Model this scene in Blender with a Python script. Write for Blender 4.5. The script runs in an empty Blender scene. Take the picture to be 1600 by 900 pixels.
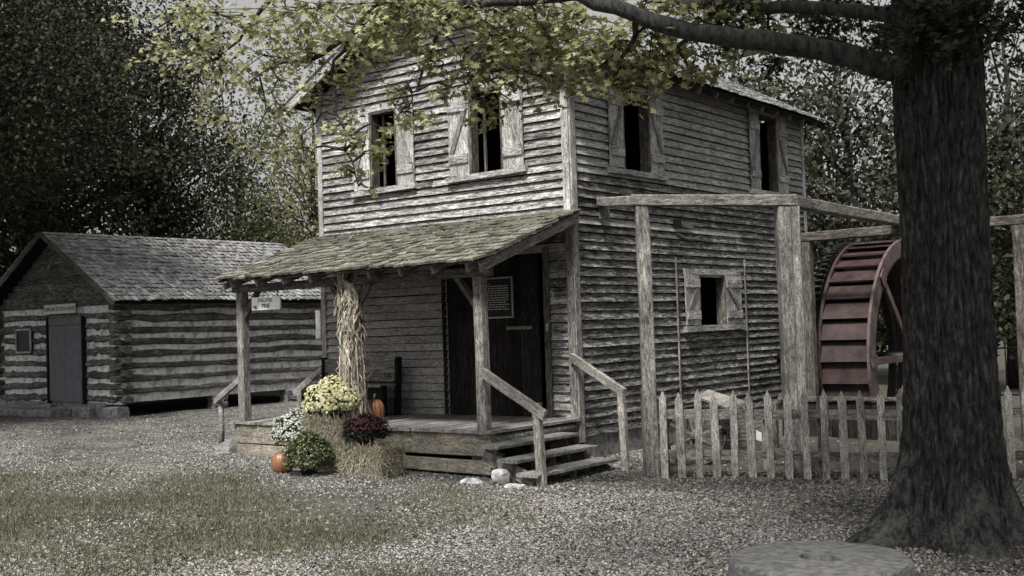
import bpy, math, random
import numpy as np
from mathutils import Vector, Matrix, noise

random.seed(7)
rng = np.random.default_rng(11)
scene = bpy.context.scene
COL = scene.collection
R = math.radians

# ------------------------------------------------------------------ camera, sky, sun, exposure
CAMP = Vector((8.714, -12.691, 1.75))
CR = Vector((0.79127892, 0.61058759, -0.03256485))      # camera right
CD = Vector((-0.04590103, 0.00620815, -0.9989267))      # image down
CF = Vector((-0.60973008, 0.7919244, 0.03293898))       # forward
cam = bpy.data.cameras.new('camera')
cam_o = bpy.data.objects.new('camera', cam)
COL.objects.link(cam_o)
cam.sensor_width = 36.0
cam.lens = 36.0 * 1780 / 1600
cam.clip_start = 0.1
cam.clip_end = 2000
m = Matrix.Identity(4)
for i in range(3):
    m[i][0] = CR[i]; m[i][1] = -CD[i]; m[i][2] = -CF[i]; m[i][3] = CAMP[i]
cam_o.matrix_world = m
scene.camera = cam_o

SUN_DIR = Vector((0.16, -0.52, 0.84)).normalized()      # towards the sun: high, behind the viewer
world = bpy.data.worlds.new('World')
scene.world = world
world.use_nodes = True
wn = world.node_tree
bg = wn.nodes['Background']
sky = wn.nodes.new('ShaderNodeTexSky')
sky.sky_type = 'NISHITA'
sky.sun_disc = False
sky.sun_elevation = math.asin(SUN_DIR.z)
sky.sun_rotation = math.atan2(SUN_DIR.x, SUN_DIR.y)
sky.dust_density = 4.0
sky.air_density = 1.0
hs = wn.nodes.new('ShaderNodeHueSaturation')            # overcast: the blue is gone
hs.inputs['Saturation'].default_value = 0.0
hs.inputs['Value'].default_value = 1.0
wn.links.new(sky.outputs['Color'], hs.inputs['Color'])
wn.links.new(hs.outputs['Color'], bg.inputs['Color'])
bg.inputs['Strength'].default_value = 0.06
sun = bpy.data.lights.new('sun', 'SUN')
sun.energy = 3.2
sun.angle = R(11)
sun.color = (1.0, 0.96, 0.9)
sun_o = bpy.data.objects.new('sun', sun)
COL.objects.link(sun_o)
sun_o.rotation_euler = SUN_DIR.to_track_quat('Z', 'Y').to_euler()
vs = scene.view_settings
scene.display_settings.display_device = 'sRGB'
vs.view_transform = 'Standard'
vs.look = 'None'
vs.exposure = 1.15
vs.gamma = 1.0
vs.use_curve_mapping = False

# ------------------------------------------------------------------ materials
def nt(name):
    mt = bpy.data.materials.new(name)
    mt.use_nodes = True
    return mt, mt.node_tree, mt.node_tree.nodes['Principled BSDF']

class G:
    """small node builder"""
    def __init__(s, tree): s.t = tree
    def n(s, kind, **kw):
        nd = s.t.nodes.new(kind)
        for k, v in kw.items():
            if k.startswith('i_'): nd.inputs[k[2:].replace('_', ' ')].default_value = v
            else: setattr(nd, k, v)
        return nd
    def l(s, a, b): s.t.links.new(a, b)
    def noise(s, vec, scale, detail=6, rough=0.6, dist=0.0):
        nd = s.n('ShaderNodeTexNoise')
        nd.inputs['Scale'].default_value = scale
        nd.inputs['Detail'].default_value = detail
        nd.inputs['Roughness'].default_value = rough
        nd.inputs['Distortion'].default_value = dist
        if vec is not None: s.l(vec, nd.inputs['Vector'])
        return nd.outputs['Fac']
    def ramp(s, fac, stops):
        nd = s.n('ShaderNodeValToRGB')
        e = nd.color_ramp.elements
        while len(e) < len(stops): e.new(0.5)
        for el, (p, c) in zip(e, stops):
            el.position = p
            el.color = (c, c, c, 1) if isinstance(c, (int, float)) else (*c, 1)
        s.l(fac, nd.inputs['Fac'])
        return nd.outputs['Color']
    def mix(s, a, b, fac=None, mode='MIX', f=1.0):
        nd = s.n('ShaderNodeMix', data_type='RGBA', blend_type=mode)
        for k, v in ((6, a), (7, b)):
            if isinstance(v, tuple): nd.inputs[k].default_value = (*v, 1)
            else: s.l(v, nd.inputs[k])
        if fac is not None: s.l(fac, nd.inputs[0])
        else: nd.inputs[0].default_value = f
        return nd.outputs[2]
    def math(s, op, a, b):
        nd = s.n('ShaderNodeMath', operation=op)
        for k, v in ((0, a), (1, b)):
            if isinstance(v, (int, float)): nd.inputs[k].default_value = v
            else: s.l(v, nd.inputs[k])
        return nd.outputs[0]
    def coords(s, scale=(1, 1, 1), rand=True):
        tc = s.n('ShaderNodeTexCoord')
        v = tc.outputs['Object']
        if rand:
            oi = s.n('ShaderNodeObjectInfo')
            mu = s.n('ShaderNodeMath', operation='MULTIPLY'); mu.inputs[1].default_value = 53.0
            s.l(oi.outputs['Random'], mu.inputs[0])
            ad = s.n('ShaderNodeVectorMath', operation='ADD')
            s.l(v, ad.inputs[0]); s.l(mu.outputs[0], ad.inputs[1])
            v = ad.outputs[0]
        mp = s.n('ShaderNodeMapping')
        mp.inputs['Scale'].default_value = scale
        s.l(v, mp.inputs['Vector'])
        return mp.outputs['Vector'], v
    def bump(s, h, bsdf, strength=0.5, dist=0.01):
        b = s.n('ShaderNodeBump')
        b.inputs['Strength'].default_value = strength
        b.inputs['Distance'].default_value = dist
        s.l(h, b.inputs['Height']); s.l(b.outputs['Normal'], bsdf.inputs['Normal'])

def wood(name, lo, mid, hi, p=(0.34, 0.5, 0.66), streak=13, rough=0.9, var=(0.7, 1.25), bump=0.7, blotch=(0.55, 1.1), tint=None):
    """weathered timber with the grain along the piece's own X axis"""
    mt, t, b = nt(name)
    g = G(t)
    vec, base = g.coords((4.2, streak * 2.3, streak * 2.3))
    n1 = g.noise(vec, 1.3, 10, 0.72, 0.5)
    col = g.ramp(n1, [(p[0], lo), (p[1], mid), (p[2], hi)])
    mp2 = g.n('ShaderNodeMapping'); mp2.inputs['Scale'].default_value = (9, 95, 95); g.l(base, mp2.inputs['Vector'])
    n2 = g.noise(mp2.outputs['Vector'], 1.6, 4, 0.6)
    grain = g.ramp(n2, [(0.36, 0.35), (0.56, 1.15)])
    col = g.mix(col, grain, mode='MULTIPLY')
    n3 = g.noise(base, 1.7, 5, 0.62)
    bl = g.ramp(n3, [(0.35, blotch[0]), (0.62, blotch[1])])
    col = g.mix(col, bl, mode='MULTIPLY')
    n4 = g.noise(base, 60, 3, 0.7)
    sp = g.ramp(n4, [(0.40, 0.35), (0.50, 1.05)])
    col = g.mix(col, sp, mode='MULTIPLY', f=0.75)
    oi = g.n('ShaderNodeObjectInfo')
    r = g.n('ShaderNodeMapRange'); r.inputs['To Min'].default_value = var[0]; r.inputs['To Max'].default_value = var[1]
    g.l(oi.outputs['Random'], r.inputs['Value'])
    vm = g.n('ShaderNodeVectorMath', operation='SCALE')
    g.l(col, vm.inputs[0]); g.l(r.outputs['Result'], vm.inputs['Scale'])
    col = vm.outputs[0]
    if tint:                                             # a second growth on the wood (moss, algae)
        n5 = g.noise(base, tint[3], 6, 0.65)
        fac = g.ramp(n5, [(tint[1], 0.0), (tint[2], 1.0)])
        col = g.mix(col, tint[0], fac)
    g.l(col, b.inputs['Base Color'])
    b.inputs['Roughness'].default_value = rough
    b.inputs['Specular IOR Level'].default_value = 0.2
    h = g.math('ADD', g.math('MULTIPLY', n1, 1.0), g.math('MULTIPLY', n2, 0.5))
    g.bump(h, b, bump, 0.012)
    return mt

def plain(name, c1, c2, scale=8, rough=0.8, bump=0.3, p=(0.35, 0.65), detail=7, dist=0.01, spec=0.3, metal=0.0, stretch=(1, 1, 1), island=None):
    mt, t, b = nt(name)
    g = G(t)
    vec, base = g.coords(stretch)
    n1 = g.noise(vec, scale, detail, 0.65)
    col = g.ramp(n1, [(p[0], c1), (p[1], c2)])
    if island:
        geo = g.n('ShaderNodeNewGeometry')
        r = g.n('ShaderNodeMapRange'); r.inputs['To Min'].default_value = island[0]; r.inputs['To Max'].default_value = island[1]
        g.l(geo.outputs['Random Per Island'], r.inputs['Value'])
        vm = g.n('ShaderNodeVectorMath', operation='SCALE')
        g.l(col, vm.inputs[0]); g.l(r.outputs['Result'], vm.inputs['Scale']); col = vm.outputs[0]
    g.l(col, b.inputs['Base Color'])
    b.inputs['Roughness'].default_value = rough
    b.inputs['Specular IOR Level'].default_value = spec
    b.inputs['Metallic'].default_value = metal
    if bump: g.bump(n1, b, bump, dist)
    return mt

def leafy(name, stops, trans=0.35, rough=0.6, clump=0.7):
    """leaf colour varies leaf by leaf and clump by clump; some light comes through"""
    mt, t, b = nt(name)
    g = G(t)
    geo = g.n('ShaderNodeNewGeometry')
    tc = g.n('ShaderNodeTexCoord')
    n1 = g.noise(tc.outputs['Object'], clump, 3, 0.6)
    f = g.math('ADD', g.math('MULTIPLY', geo.outputs['Random Per Island'], 0.55), g.math('MULTIPLY', n1, 0.5))
    col = g.ramp(f, stops)
    g.l(col, b.inputs['Base Color'])
    b.inputs['Roughness'].default_value = rough
    b.inputs['Specular IOR Level'].default_value = 0.25
    tr = g.n('ShaderNodeBsdfTranslucent')
    g.l(col, tr.inputs['Color'])
    mx = g.n('ShaderNodeMixShader'); mx.inputs[0].default_value = trans
    g.l(b.outputs[0], mx.inputs[1]); g.l(tr.outputs[0], mx.inputs[2])
    g.l(mx.outputs[0], t.nodes['Material Output'].inputs['Surface'])
    return mt

M = {}
M['clap'] = wood('weathered_clapboard', 0.03, (0.25, 0.245, 0.235), (0.60, 0.59, 0.57), p=(0.35, 0.47, 0.62), blotch=(0.6, 1.12))
M['clap_side'] = wood('grey_side_clapboard', 0.06, (0.31, 0.308, 0.30), (0.58, 0.575, 0.56), p=(0.32, 0.46, 0.64), blotch=(0.75, 1.1), var=(0.8, 1.15))
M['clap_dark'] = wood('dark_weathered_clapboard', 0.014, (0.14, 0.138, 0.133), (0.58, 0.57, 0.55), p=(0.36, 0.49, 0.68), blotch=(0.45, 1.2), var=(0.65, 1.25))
M['clap_porch'] = wood('brightened_porch_clapboard', 0.22, (0.42, 0.405, 0.39), (0.58, 0.565, 0.54), p=(0.3, 0.5, 0.7), blotch=(0.75, 1.1), var=(0.85, 1.12), bump=0.35)  # colour lifted to make up for the light the porch roof blocks
M['trim'] = wood('weathered_trim', 0.10, (0.40, 0.395, 0.385), (0.68, 0.67, 0.65), p=(0.33, 0.47, 0.62), var=(0.85, 1.15))
M['post'] = wood('grey_post_timber', 0.06, (0.23, 0.22, 0.205), (0.43, 0.415, 0.39), p=(0.32, 0.48, 0.66), var=(0.85, 1.15), streak=9)
M['rail'] = wood('pale_rail_timber', 0.10, (0.30, 0.285, 0.26), (0.50, 0.48, 0.44), p=(0.3, 0.47, 0.65), var=(0.9, 1.12), streak=10)
M['sill'] = wood('tan_sill_timber', 0.10, (0.27, 0.245, 0.20), (0.40, 0.365, 0.30), p=(0.28, 0.47, 0.68), var=(0.85, 1.1), streak=7, blotch=(0.6, 1.1))
M['floor'] = wood('porch_floor_boards', 0.07, (0.24, 0.235, 0.225), (0.44, 0.43, 0.41), p=(0.3, 0.48, 0.66), var=(0.7, 1.2), streak=12)
M['door'] = wood('dark_door_boards', 0.006, (0.022, 0.019, 0.018), (0.085, 0.072, 0.066), p=(0.35, 0.52, 0.72), var=(0.7, 1.3))
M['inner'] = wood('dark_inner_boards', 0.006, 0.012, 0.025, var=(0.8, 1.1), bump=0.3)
M['beam'] = wood('brown_porch_beam', 0.03, (0.13, 0.12, 0.105), (0.27, 0.25, 0.22), var=(0.8, 1.15), streak=9)
M['fence'] = wood('picket_timber', 0.10, (0.36, 0.355, 0.33), (0.54, 0.53, 0.50), p=(0.3, 0.46, 0.66), var=(0.85, 1.12), streak=11, tint=((0.20, 0.20, 0.11), 0.58, 0.88, 3.0))
M['log'] = wood('hewn_log', 0.018, (0.12, 0.117, 0.11), (0.40, 0.39, 0.37), p=(0.35, 0.5, 0.7), streak=10, var=(0.75, 1.2), bump=1.0)
M['shingle'] = wood('weathered_shingle', 0.05, (0.17, 0.168, 0.16), (0.34, 0.335, 0.32), var=(0.7, 1.25), streak=10)
M['moss_shingle'] = wood('mossy_shingle', 0.03, (0.17, 0.168, 0.145), (0.36, 0.355, 0.30), p=(0.3, 0.47, 0.68), var=(0.45, 1.3), streak=10, tint=((0.16, 0.152, 0.09), 0.50, 0.80, 9.0))
M['roof'] = plain('roof_shingles', 0.12, 0.40, 9, 0.9, 0.5, stretch=(1, 1, 3), island=(0.6, 1.3))
M['mossmat'] = plain('moss', (0.085, 0.080, 0.045), (0.24, 0.225, 0.13), 25, 0.95, 0.6, island=(0.8, 1.15))
M['chink'] = plain('lime_chinking', 0.20, 0.60, 7, 0.95, 0.9, p=(0.34, 0.55), stretch=(1, 1, 1))
M['paint_wheel'] = plain('maroon_wheel_paint', (0.010, 0.0068, 0.0065), (0.046, 0.0265, 0.026), 4.5, 0.65, 0.35, island=(0.85, 1.15))
M['rim_paint'] = plain('faded_rim_paint', (0.05, 0.036, 0.036), (0.125, 0.093, 0.092), 6, 0.65, 0.35)
M['iron'] = plain('black_iron', 0.008, 0.03, 14, 0.55, 0.3, metal=0.6)
M['steel'] = plain('worn_steel', 0.25, 0.5, 20, 0.45, 0.2, metal=0.7)
M['cabdoor'] = plain('slate_blue_door_paint', (0.085, 0.088, 0.10), (0.13, 0.134, 0.148), 7, 0.7, 0.2, stretch=(1, 1, 0.2))
M['white'] = plain('white_sign_paint', 0.62, 0.82, 9, 0.6, 0.1)
M['greysign'] = plain('grey_sign_board', (0.40, 0.40, 0.385), (0.58, 0.58, 0.56), 9, 0.8, 0.2, stretch=(0.3, 1, 3))
M['black'] = plain('black_sign_face', 0.008, 0.02, 8, 0.5, 0.0)
M['ink'] = plain('black_lettering', 0.01, 0.03, 30, 0.7, 0.0)
M['offwhite'] = plain('pale_lettering', 0.45, 0.6, 30, 0.7, 0.0)
M['stone'] = plain('grey_stone', 0.07, 0.24, 9, 0.9, 0.8, dist=0.015)
M['palestone'] = plain('pale_limestone', 0.16, 0.50, 9, 0.9, 0.8, p=(0.38, 0.6), dist=0.015)
M['pumpkin'] = plain('pumpkin_skin', (0.12, 0.052, 0.026), (0.24, 0.115, 0.062), 6, 0.42, 0.15, stretch=(1, 1, 0.35), spec=0.5)
M['stem'] = plain('dry_stem', (0.14, 0.12, 0.07), (0.30, 0.27, 0.18), 20, 0.9, 0.4)
M['straw'] = plain('straw', (0.20, 0.178, 0.125), (0.42, 0.385, 0.30), 30, 0.85, 0.0, island=(0.5, 1.3))
M['strawcore'] = plain('packed_straw', (0.07, 0.06, 0.04), (0.26, 0.235, 0.17), 30, 0.95, 1.0, stretch=(1, 1, 0.25), dist=0.03)
M['husk'] = plain('dry_corn_leaf', (0.17, 0.148, 0.115), (0.52, 0.475, 0.40), 8, 0.8, 0.2, island=(0.45, 1.3))
M['pot'] = plain('dark_plastic_pot', 0.010, 0.02, 10, 0.6, 0.1)
M['bark'] = plain('dark_tree_bark', (0.010, 0.0098, 0.0095), (0.075, 0.073, 0.07), 9, 0.95, 1.0, p=(0.36, 0.68), detail=10, dist=0.03, stretch=(2.2, 2.2, 0.8))
def trunk_bark():
    """dark furrowed bark with grey lichen blotches low on the trunk"""
    mt, t, b = nt('furrowed_bark')
    g = G(t)
    vec, base = g.coords((2.4, 2.4, 0.7), rand=False)
    n1 = g.noise(vec, 11, 10, 0.72)
    col = g.ramp(n1, [(0.36, (0.006, 0.006, 0.006)), (0.52, (0.04, 0.039, 0.038)), (0.68, (0.12, 0.117, 0.113))])
    sp = g.n('ShaderNodeSeparateXYZ'); g.l(base, sp.inputs[0])
    lo = g.n('ShaderNodeMapRange'); lo.inputs['From Min'].default_value = 1.15; lo.inputs['From Max'].default_value = 0.0
    lo.inputs['To Max'].default_value = 0.16
    g.l(sp.outputs[2], lo.inputs['Value'])
    n2 = g.noise(base, 3.2, 8, 0.72)
    n3 = g.noise(base, 38, 4, 0.7)
    lic = g.math('ADD', g.math('ADD', n2, lo.outputs['Result']), g.math('MULTIPLY', g.math('SUBTRACT', n3, 0.5), 0.35))
    col = g.mix(col, (0.135, 0.14, 0.13), g.ramp(lic, [(0.64, 0.0), (0.74, 0.55)]))
    g.l(col, b.inputs['Base Color'])
    b.inputs['Roughness'].default_value = 0.95; b.inputs['Specular IOR Level'].default_value = 0.15
    g.bump(n1, b, 1.0, 0.035)
    return mt
M['trunk_bark'] = trunk_bark()
M['bgbark'] = plain('grey_tree_bark', (0.007, 0.007, 0.0065), (0.04, 0.038, 0.036), 6, 0.95, 0.8, dist=0.04, stretch=(2, 2, 0.5))
M['lichen'] = plain('pale_lichen', 0.10, 0.20, 18, 0.95, 0.6)
M['leaf_near'] = leafy('yellow_green_leaf', [(0.15, (0.05, 0.058, 0.028)), (0.38, (0.20, 0.21, 0.10)), (0.62, (0.40, 0.405, 0.22)), (0.95, (0.52, 0.51, 0.32))], 0.5)
M['leaf_dark'] = leafy('darkened_green_leaf', [(0.2, (0.007, 0.008, 0.005)), (0.5, (0.022, 0.025, 0.014)), (0.95, (0.11, 0.115, 0.065))], 0.25)  # leaf colour lowered to stand in for darkness towards the frame edges
M['leaf_mid'] = leafy('deep_green_leaf', [(0.2, (0.010, 0.011, 0.007)), (0.5, (0.04, 0.044, 0.024)), (0.9, (0.17, 0.175, 0.10))], 0.3)
M['leaf_grey'] = leafy('grey_green_leaf', [(0.2, (0.018, 0.02, 0.013)), (0.5, (0.07, 0.075, 0.045)), (0.9, (0.22, 0.225, 0.14))], 0.3)
M['leaf_pale'] = leafy('pale_green_leaf', [(0.2, (0.045, 0.052, 0.022)), (0.5, (0.17, 0.18, 0.08)), (0.9, (0.36, 0.36, 0.20))], 0.4)
M['leaf_bare'] = leafy('thin_dark_leaf', [(0.2, (0.015, 0.015, 0.012)), (0.6, (0.05, 0.052, 0.038)), (0.9, (0.10, 0.10, 0.07))], 0.15)
M['mum_leaf'] = leafy('mum_foliage', [(0.2, (0.02, 0.03, 0.012)), (0.6, (0.07, 0.09, 0.035)), (0.9, (0.17, 0.19, 0.09))], 0.25, clump=6)
M['mum_dark'] = leafy('dark_mum_foliage', [(0.2, (0.008, 0.011, 0.007)), (0.6, (0.022, 0.027, 0.016)), (0.9, (0.05, 0.055, 0.035))], 0.2, clump=6)
M['yellow'] = leafy('yellow_petal', [(0.2, (0.45, 0.42, 0.19)), (0.9, (0.80, 0.79, 0.54))], 0.2, clump=8)
M['whitepetal'] = leafy('white_petal', [(0.2, (0.24, 0.26, 0.22)), (0.9, (0.60, 0.62, 0.58))], 0.2, clump=8)
M['redpetal'] = leafy('dark_red_petal', [(0.2, (0.025, 0.006, 0.010)), (0.9, (0.10, 0.018, 0.032))], 0.2, clump=8)
M['budpetal'] = leafy('green_bud', [(0.2, (0.12, 0.14, 0.07)), (0.9, (0.30, 0.32, 0.19))], 0.2, clump=8)
M['chips'] = plain('gravel_chips', (0.10, 0.097, 0.091), (0.33, 0.32, 0.305), 40, 0.9, 0.0, island=(0.3, 1.6))
M['litter'] = leafy('fallen_leaf', [(0.1, (0.04, 0.036, 0.028)), (0.5, (0.13, 0.118, 0.095)), (0.95, (0.32, 0.30, 0.255))], 0.1)
M['grassmat'] = leafy('short_grass', [(0.15, (0.03, 0.032, 0.02)), (0.5, (0.10, 0.103, 0.067)), (0.95, (0.32, 0.315, 0.24))], 0.25, clump=1.2)
M['granite'] = plain('millstone_granite', 0.05, 0.19, 16, 0.9, 0.9, p=(0.3, 0.7), dist=0.015)

TURF = (-2.3, -5.9, 5.6, 3.0)                             # centre and half sizes of the turf patch
def ground_material():
    mt, t, b = nt('gravel_and_earth')
    g = G(t)
    tc = g.n('ShaderNodeTexCoord')
    v = tc.outputs['Object']
    fine = g.noise(v, 38, 6, 0.75)
    cg = g.ramp(fine, [(0.36, 0.02), (0.5, (0.10, 0.095, 0.088)), (0.64, (0.32, 0.31, 0.29))])
    mid = g.noise(v, 5.5, 5, 0.6)
    cg = g.mix(cg, g.ramp(mid, [(0.3, 0.45), (0.65, 1.1)]), mode='MULTIPLY')
    cg = g.mix(cg, g.ramp(g.noise(v, 0.7, 4, 0.6), [(0.35, 0.55), (0.6, 1.1)]), mode='MULTIPLY')
    earth = g.ramp(g.noise(v, 22, 6, 0.7), [(0.35, (0.015, 0.015, 0.012)), (0.62, (0.09, 0.087, 0.07))])
    big = g.noise(v, 0.9, 5, 0.65)
    sp = g.n('ShaderNodeSeparateXYZ'); g.l(v, sp.inputs[0])
    # thin turf on the left between the gravel path and the porch
    dx = g.math('DIVIDE', g.math('SUBTRACT', sp.outputs[0], TURF[0]), TURF[2]); dy = g.math('DIVIDE', g.math('SUBTRACT', sp.outputs[1], TURF[1]), TURF[3])
    e = g.math('SUBTRACT', 1.35, g.math('SQRT', g.math('ADD', g.math('MULTIPLY', dx, dx), g.math('MULTIPLY', dy, dy)), 0))
    e = g.math('ADD', e, g.math('MULTIPLY', g.math('SUBTRACT', big, 0.5), 2.2))
    fac = g.math('MULTIPLY', g.ramp(e, [(0.3, 0.0), (1.0, 1.0)]), 0.9)
    far = g.n('ShaderNodeMapRange'); far.inputs['From Min'].default_value = 7.0; far.inputs['From Max'].default_value = 12.0
    g.l(sp.outputs[1], far.inputs['Value'])
    fac = g.math('MAXIMUM', fac, far.outputs['Result'])
    yd = g.n('ShaderNodeMapRange'); yd.inputs['From Min'].default_value = -1.5; yd.inputs['From Max'].default_value = -1.2
    g.l(g.math('SUBTRACT', sp.outputs[1], g.math('MULTIPLY', sp.outputs[0], 0.36)), yd.inputs['Value'])
    yx = g.n('ShaderNodeMapRange'); yx.inputs['From Min'].default_value = 1.0; yx.inputs['From Max'].default_value = 1.5
    g.l(sp.outputs[0], yx.inputs['Value'])
    fac = g.math('MAXIMUM', fac, g.math('MULTIPLY', yd.outputs['Result'], yx.outputs['Result']))
    g.l(g.mix(cg, earth, fac), b.inputs['Base Color'])
    b.inputs['Roughness'].default_value = 0.95
    b.inputs['Specular IOR Level'].default_value = 0.15
    g.bump(fine, b, 0.8, 0.02)
    return mt
M['ground'] = ground_material()
mt, t, b = nt('still_pond_water')
b.inputs['Base Color'].default_value = (0.02, 0.025, 0.025, 1); b.inputs['Roughness'].default_value = 0.06
g = G(t); tc = g.n('ShaderNodeTexCoord'); g.bump(g.noise(tc.outputs['Object'], 1.5, 3, 0.5), b, 0.05, 0.05)
M['water'] = mt

# ------------------------------------------------------------------ object helpers
WM = {}
def reg(o, parent, Mw):
    COL.objects.link(o)
    if parent is not None:
        o.parent = parent
        o.matrix_parent_inverse = WM[parent.name].inverted()
    o.matrix_basis = Mw
    WM[o.name] = Mw.copy()
    return o

def thing(name, label, cat, loc=(0, 0, 0), group=None):
    o = bpy.data.objects.new(name, None)
    o.empty_display_size = 0.2
    reg(o, None, Matrix.Translation(Vector(loc)))
    o['label'] = label; o['category'] = cat
    if group: o['group'] = group
    return o

def tag(o, label, cat, group=None):
    o['label'] = label; o['category'] = cat
    if group: o['group'] = group
    return o

def pymesh(name, verts, faces, mat, parent=None, Mw=None, smooth=False):
    me = bpy.data.meshes.new(name)
    me.from_pydata([tuple(v) for v in verts], [], faces)
    if smooth: me.polygons.foreach_set('use_smooth', [True] * len(me.polygons))
    me.materials.append(mat)
    me.update()
    o = bpy.data.objects.new(name, me)
    return reg(o, parent, Mw or Matrix.Identity(4))

def npmesh(name, verts, tris, mat, parent=None, Mw=None, smooth=False, kind=None):
    """verts (N,3), tris (M,3) arrays -> one mesh object"""
    me = bpy.data.meshes.new(name)
    verts = np.ascontiguousarray(verts, dtype=np.float32); tris = np.ascontiguousarray(tris, dtype=np.int32)
    me.vertices.add(len(verts)); me.vertices.foreach_set('co', verts.ravel())
    me.loops.add(tris.size); me.loops.foreach_set('vertex_index', tris.ravel())
    k = tris.shape[1]
    me.polygons.add(len(tris)); me.polygons.foreach_set('loop_start', np.arange(0, tris.size, k, dtype=np.int32))
    if smooth: me.polygons.foreach_set('use_smooth', np.ones(len(tris), dtype=bool))
    me.materials.append(mat)
    me.update(calc_edges=True); me.validate()
    o = bpy.data.objects.new(name, me)
    if kind: o['kind'] = kind
    return reg(o, parent, Mw or Matrix.Identity(4))

def frame(a, b, wdir):
    a = Vector(a); b = Vector(b)
    x = (b - a); L = x.length; x.normalize()
    w = Vector(wdir); y = (w - x * w.dot(x)).normalized(); z = x.cross(y)
    Mw = Matrix.Identity(4)
    for i in range(3):
        Mw[i][0] = x[i]; Mw[i][1] = y[i]; Mw[i][2] = z[i]; Mw[i][3] = a[i]
    return Mw, L

def plank(name, a, b, w, t, mat, parent=None, wdir=(0, 0, 1), segs=3, jit=0.003, cham=0.0, w2=None, t2=None, bow=0.0):
    """board or beam from a to b (centre line); w measured along wdir, t across"""
    Mw, L = frame(a, b, wdir)
    c = cham
    prof = [(-.5, -.5), (.5, -.5), (.5, .5), (-.5, .5)]
    V = []; F = []
    n = 8 if c else 4
    bw = random.uniform(-bow, bow)
    for s in range(segs + 1):
        f = s / segs
        ww = w + ((w2 or w) - w) * f; tt = t + ((t2 or t) - t) * f
        dx = random.uniform(-jit, jit); dz = random.uniform(-jit, jit) + bw * math.sin(math.pi * f)
        if c:
            hw, ht = ww / 2, tt / 2
            ring = [(-hw + c, -ht), (hw - c, -ht), (hw, -ht + c), (hw, ht - c), (hw - c, ht), (-hw + c, ht), (-hw, ht - c), (-hw, -ht + c)]
        else:
            ring = [(p * ww, q * tt) for p, q in prof]
        for (p, q) in ring:
            V.append((f * L, p + dz + random.uniform(-jit, jit) * .5, q + dx * .6))
    for s in range(segs):
        for k in range(n):
            a0 = s * n + k; b0 = s * n + (k + 1) % n
            F.append((a0, b0, b0 + n, a0 + n))
    F.append(tuple(reversed(range(n)))); F.append(tuple(range(segs * n, segs * n + n)))
    return pymesh(name, V, F, mat, parent, Mw)

def box(name, lo, hi, mat, parent=None):
    lo = Vector(lo); hi = Vector(hi); c = (lo + hi) / 2; h = (hi - lo) / 2
    V = [(sx * h.x, sy * h.y, sz * h.z) for sx in (-1, 1) for sy in (-1, 1) for sz in (-1, 1)]
    F = [(0, 1, 3, 2), (4, 6, 7, 5), (0, 4, 5, 1), (2, 3, 7, 6), (0, 2, 6, 4), (1, 5, 7, 3)]
    return pymesh(name, V, F, mat, parent, Matrix.Translation(c))

def boxes(name, lst, mat, parent=None):
    V = []; F = []
    for lo, hi in lst:
        o = len(V)
        V += [(x, y, z) for x in (lo[0], hi[0]) for y in (lo[1], hi[1]) for z in (lo[2], hi[2])]
        F += [tuple(o + k for k in f) for f in [(0, 1, 3, 2), (4, 6, 7, 5), (0, 4, 5, 1), (2, 3, 7, 6), (0, 2, 6, 4), (1, 5, 7, 3)]]
    return pymesh(name, V, F, mat, parent)

def tube_arrays(pts, radii, n=8, cap=True):
    pts = [Vector(p) for p in pts]
    V = []; F = []
    ref = Vector((0, 0, 1))
    prev = None
    for i, p in enumerate(pts):
        d = (pts[min(i + 1, len(pts) - 1)] - pts[max(i - 1, 0)]).normalized()
        if prev is None:
            r0 = ref if abs(d.z) < 0.9 else Vector((1, 0, 0))
            u = d.cross(r0).normalized()
        else:
            u = (prev - d * prev.dot(d)).normalized()
        prev = u
        v = d.cross(u)
        for k in range(n):
            a = 2 * math.pi * k / n
            V.append(p + (u * math.cos(a) + v * math.sin(a)) * radii[i])
    for i in range(len(pts) - 1):
        for k in range(n):
            a = i * n + k; b = i * n + (k + 1) % n
            F.append((a, b, b + n, a + n))
    if cap:
        F.append(tuple(reversed(range(n)))); F.append(tuple(range((len(pts) - 1) * n, len(pts) * n)))
    return V, F

def tube(name, pts, radii, mat, parent=None, n=8, smooth=True):
    if isinstance(radii, (int, float)): radii = [radii] * len(pts)
    V, F = tube_arrays(pts, radii, n)
    o0 = Vector(pts[0])
    return pymesh(name, [v - o0 for v in V], F, mat, parent, Matrix.Translation(o0), smooth)

def tubes(name, lst, mat, parent=None, n=5, kind=None):
    V = []; F = []
    for pts, radii in lst:
        v, f = tube_arrays(pts, radii, n, cap=False)
        o = len(V); V += v; F += [tuple(o + k for k in q) for q in f]
    ob = pymesh(name, V, F, mat, parent, None, True)
    if kind: ob['kind'] = kind
    return ob

def lathe(name, prof, mat, parent, loc, n=24, fn=None, smooth=True, closed=False):
    V = []; F = []
    for i, (r, z) in enumerate(prof):
        for k in range(n):
            a = 2 * math.pi * k / n
            rr = r * (fn(a, i) if fn else 1)
            V.append((rr * math.cos(a), rr * math.sin(a), z))
    for i in range(len(prof) - 1):
        for k in range(n):
            a = i * n + k; b = i * n + (k + 1) % n
            F.append((a, b, b + n, a + n))
    F.append(tuple(reversed(range(n)))); F.append(tuple(range((len(prof) - 1) * n, len(prof) * n)))
    return pymesh(name, V, F, mat, parent, Matrix.Translation(Vector(loc)), smooth)

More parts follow.
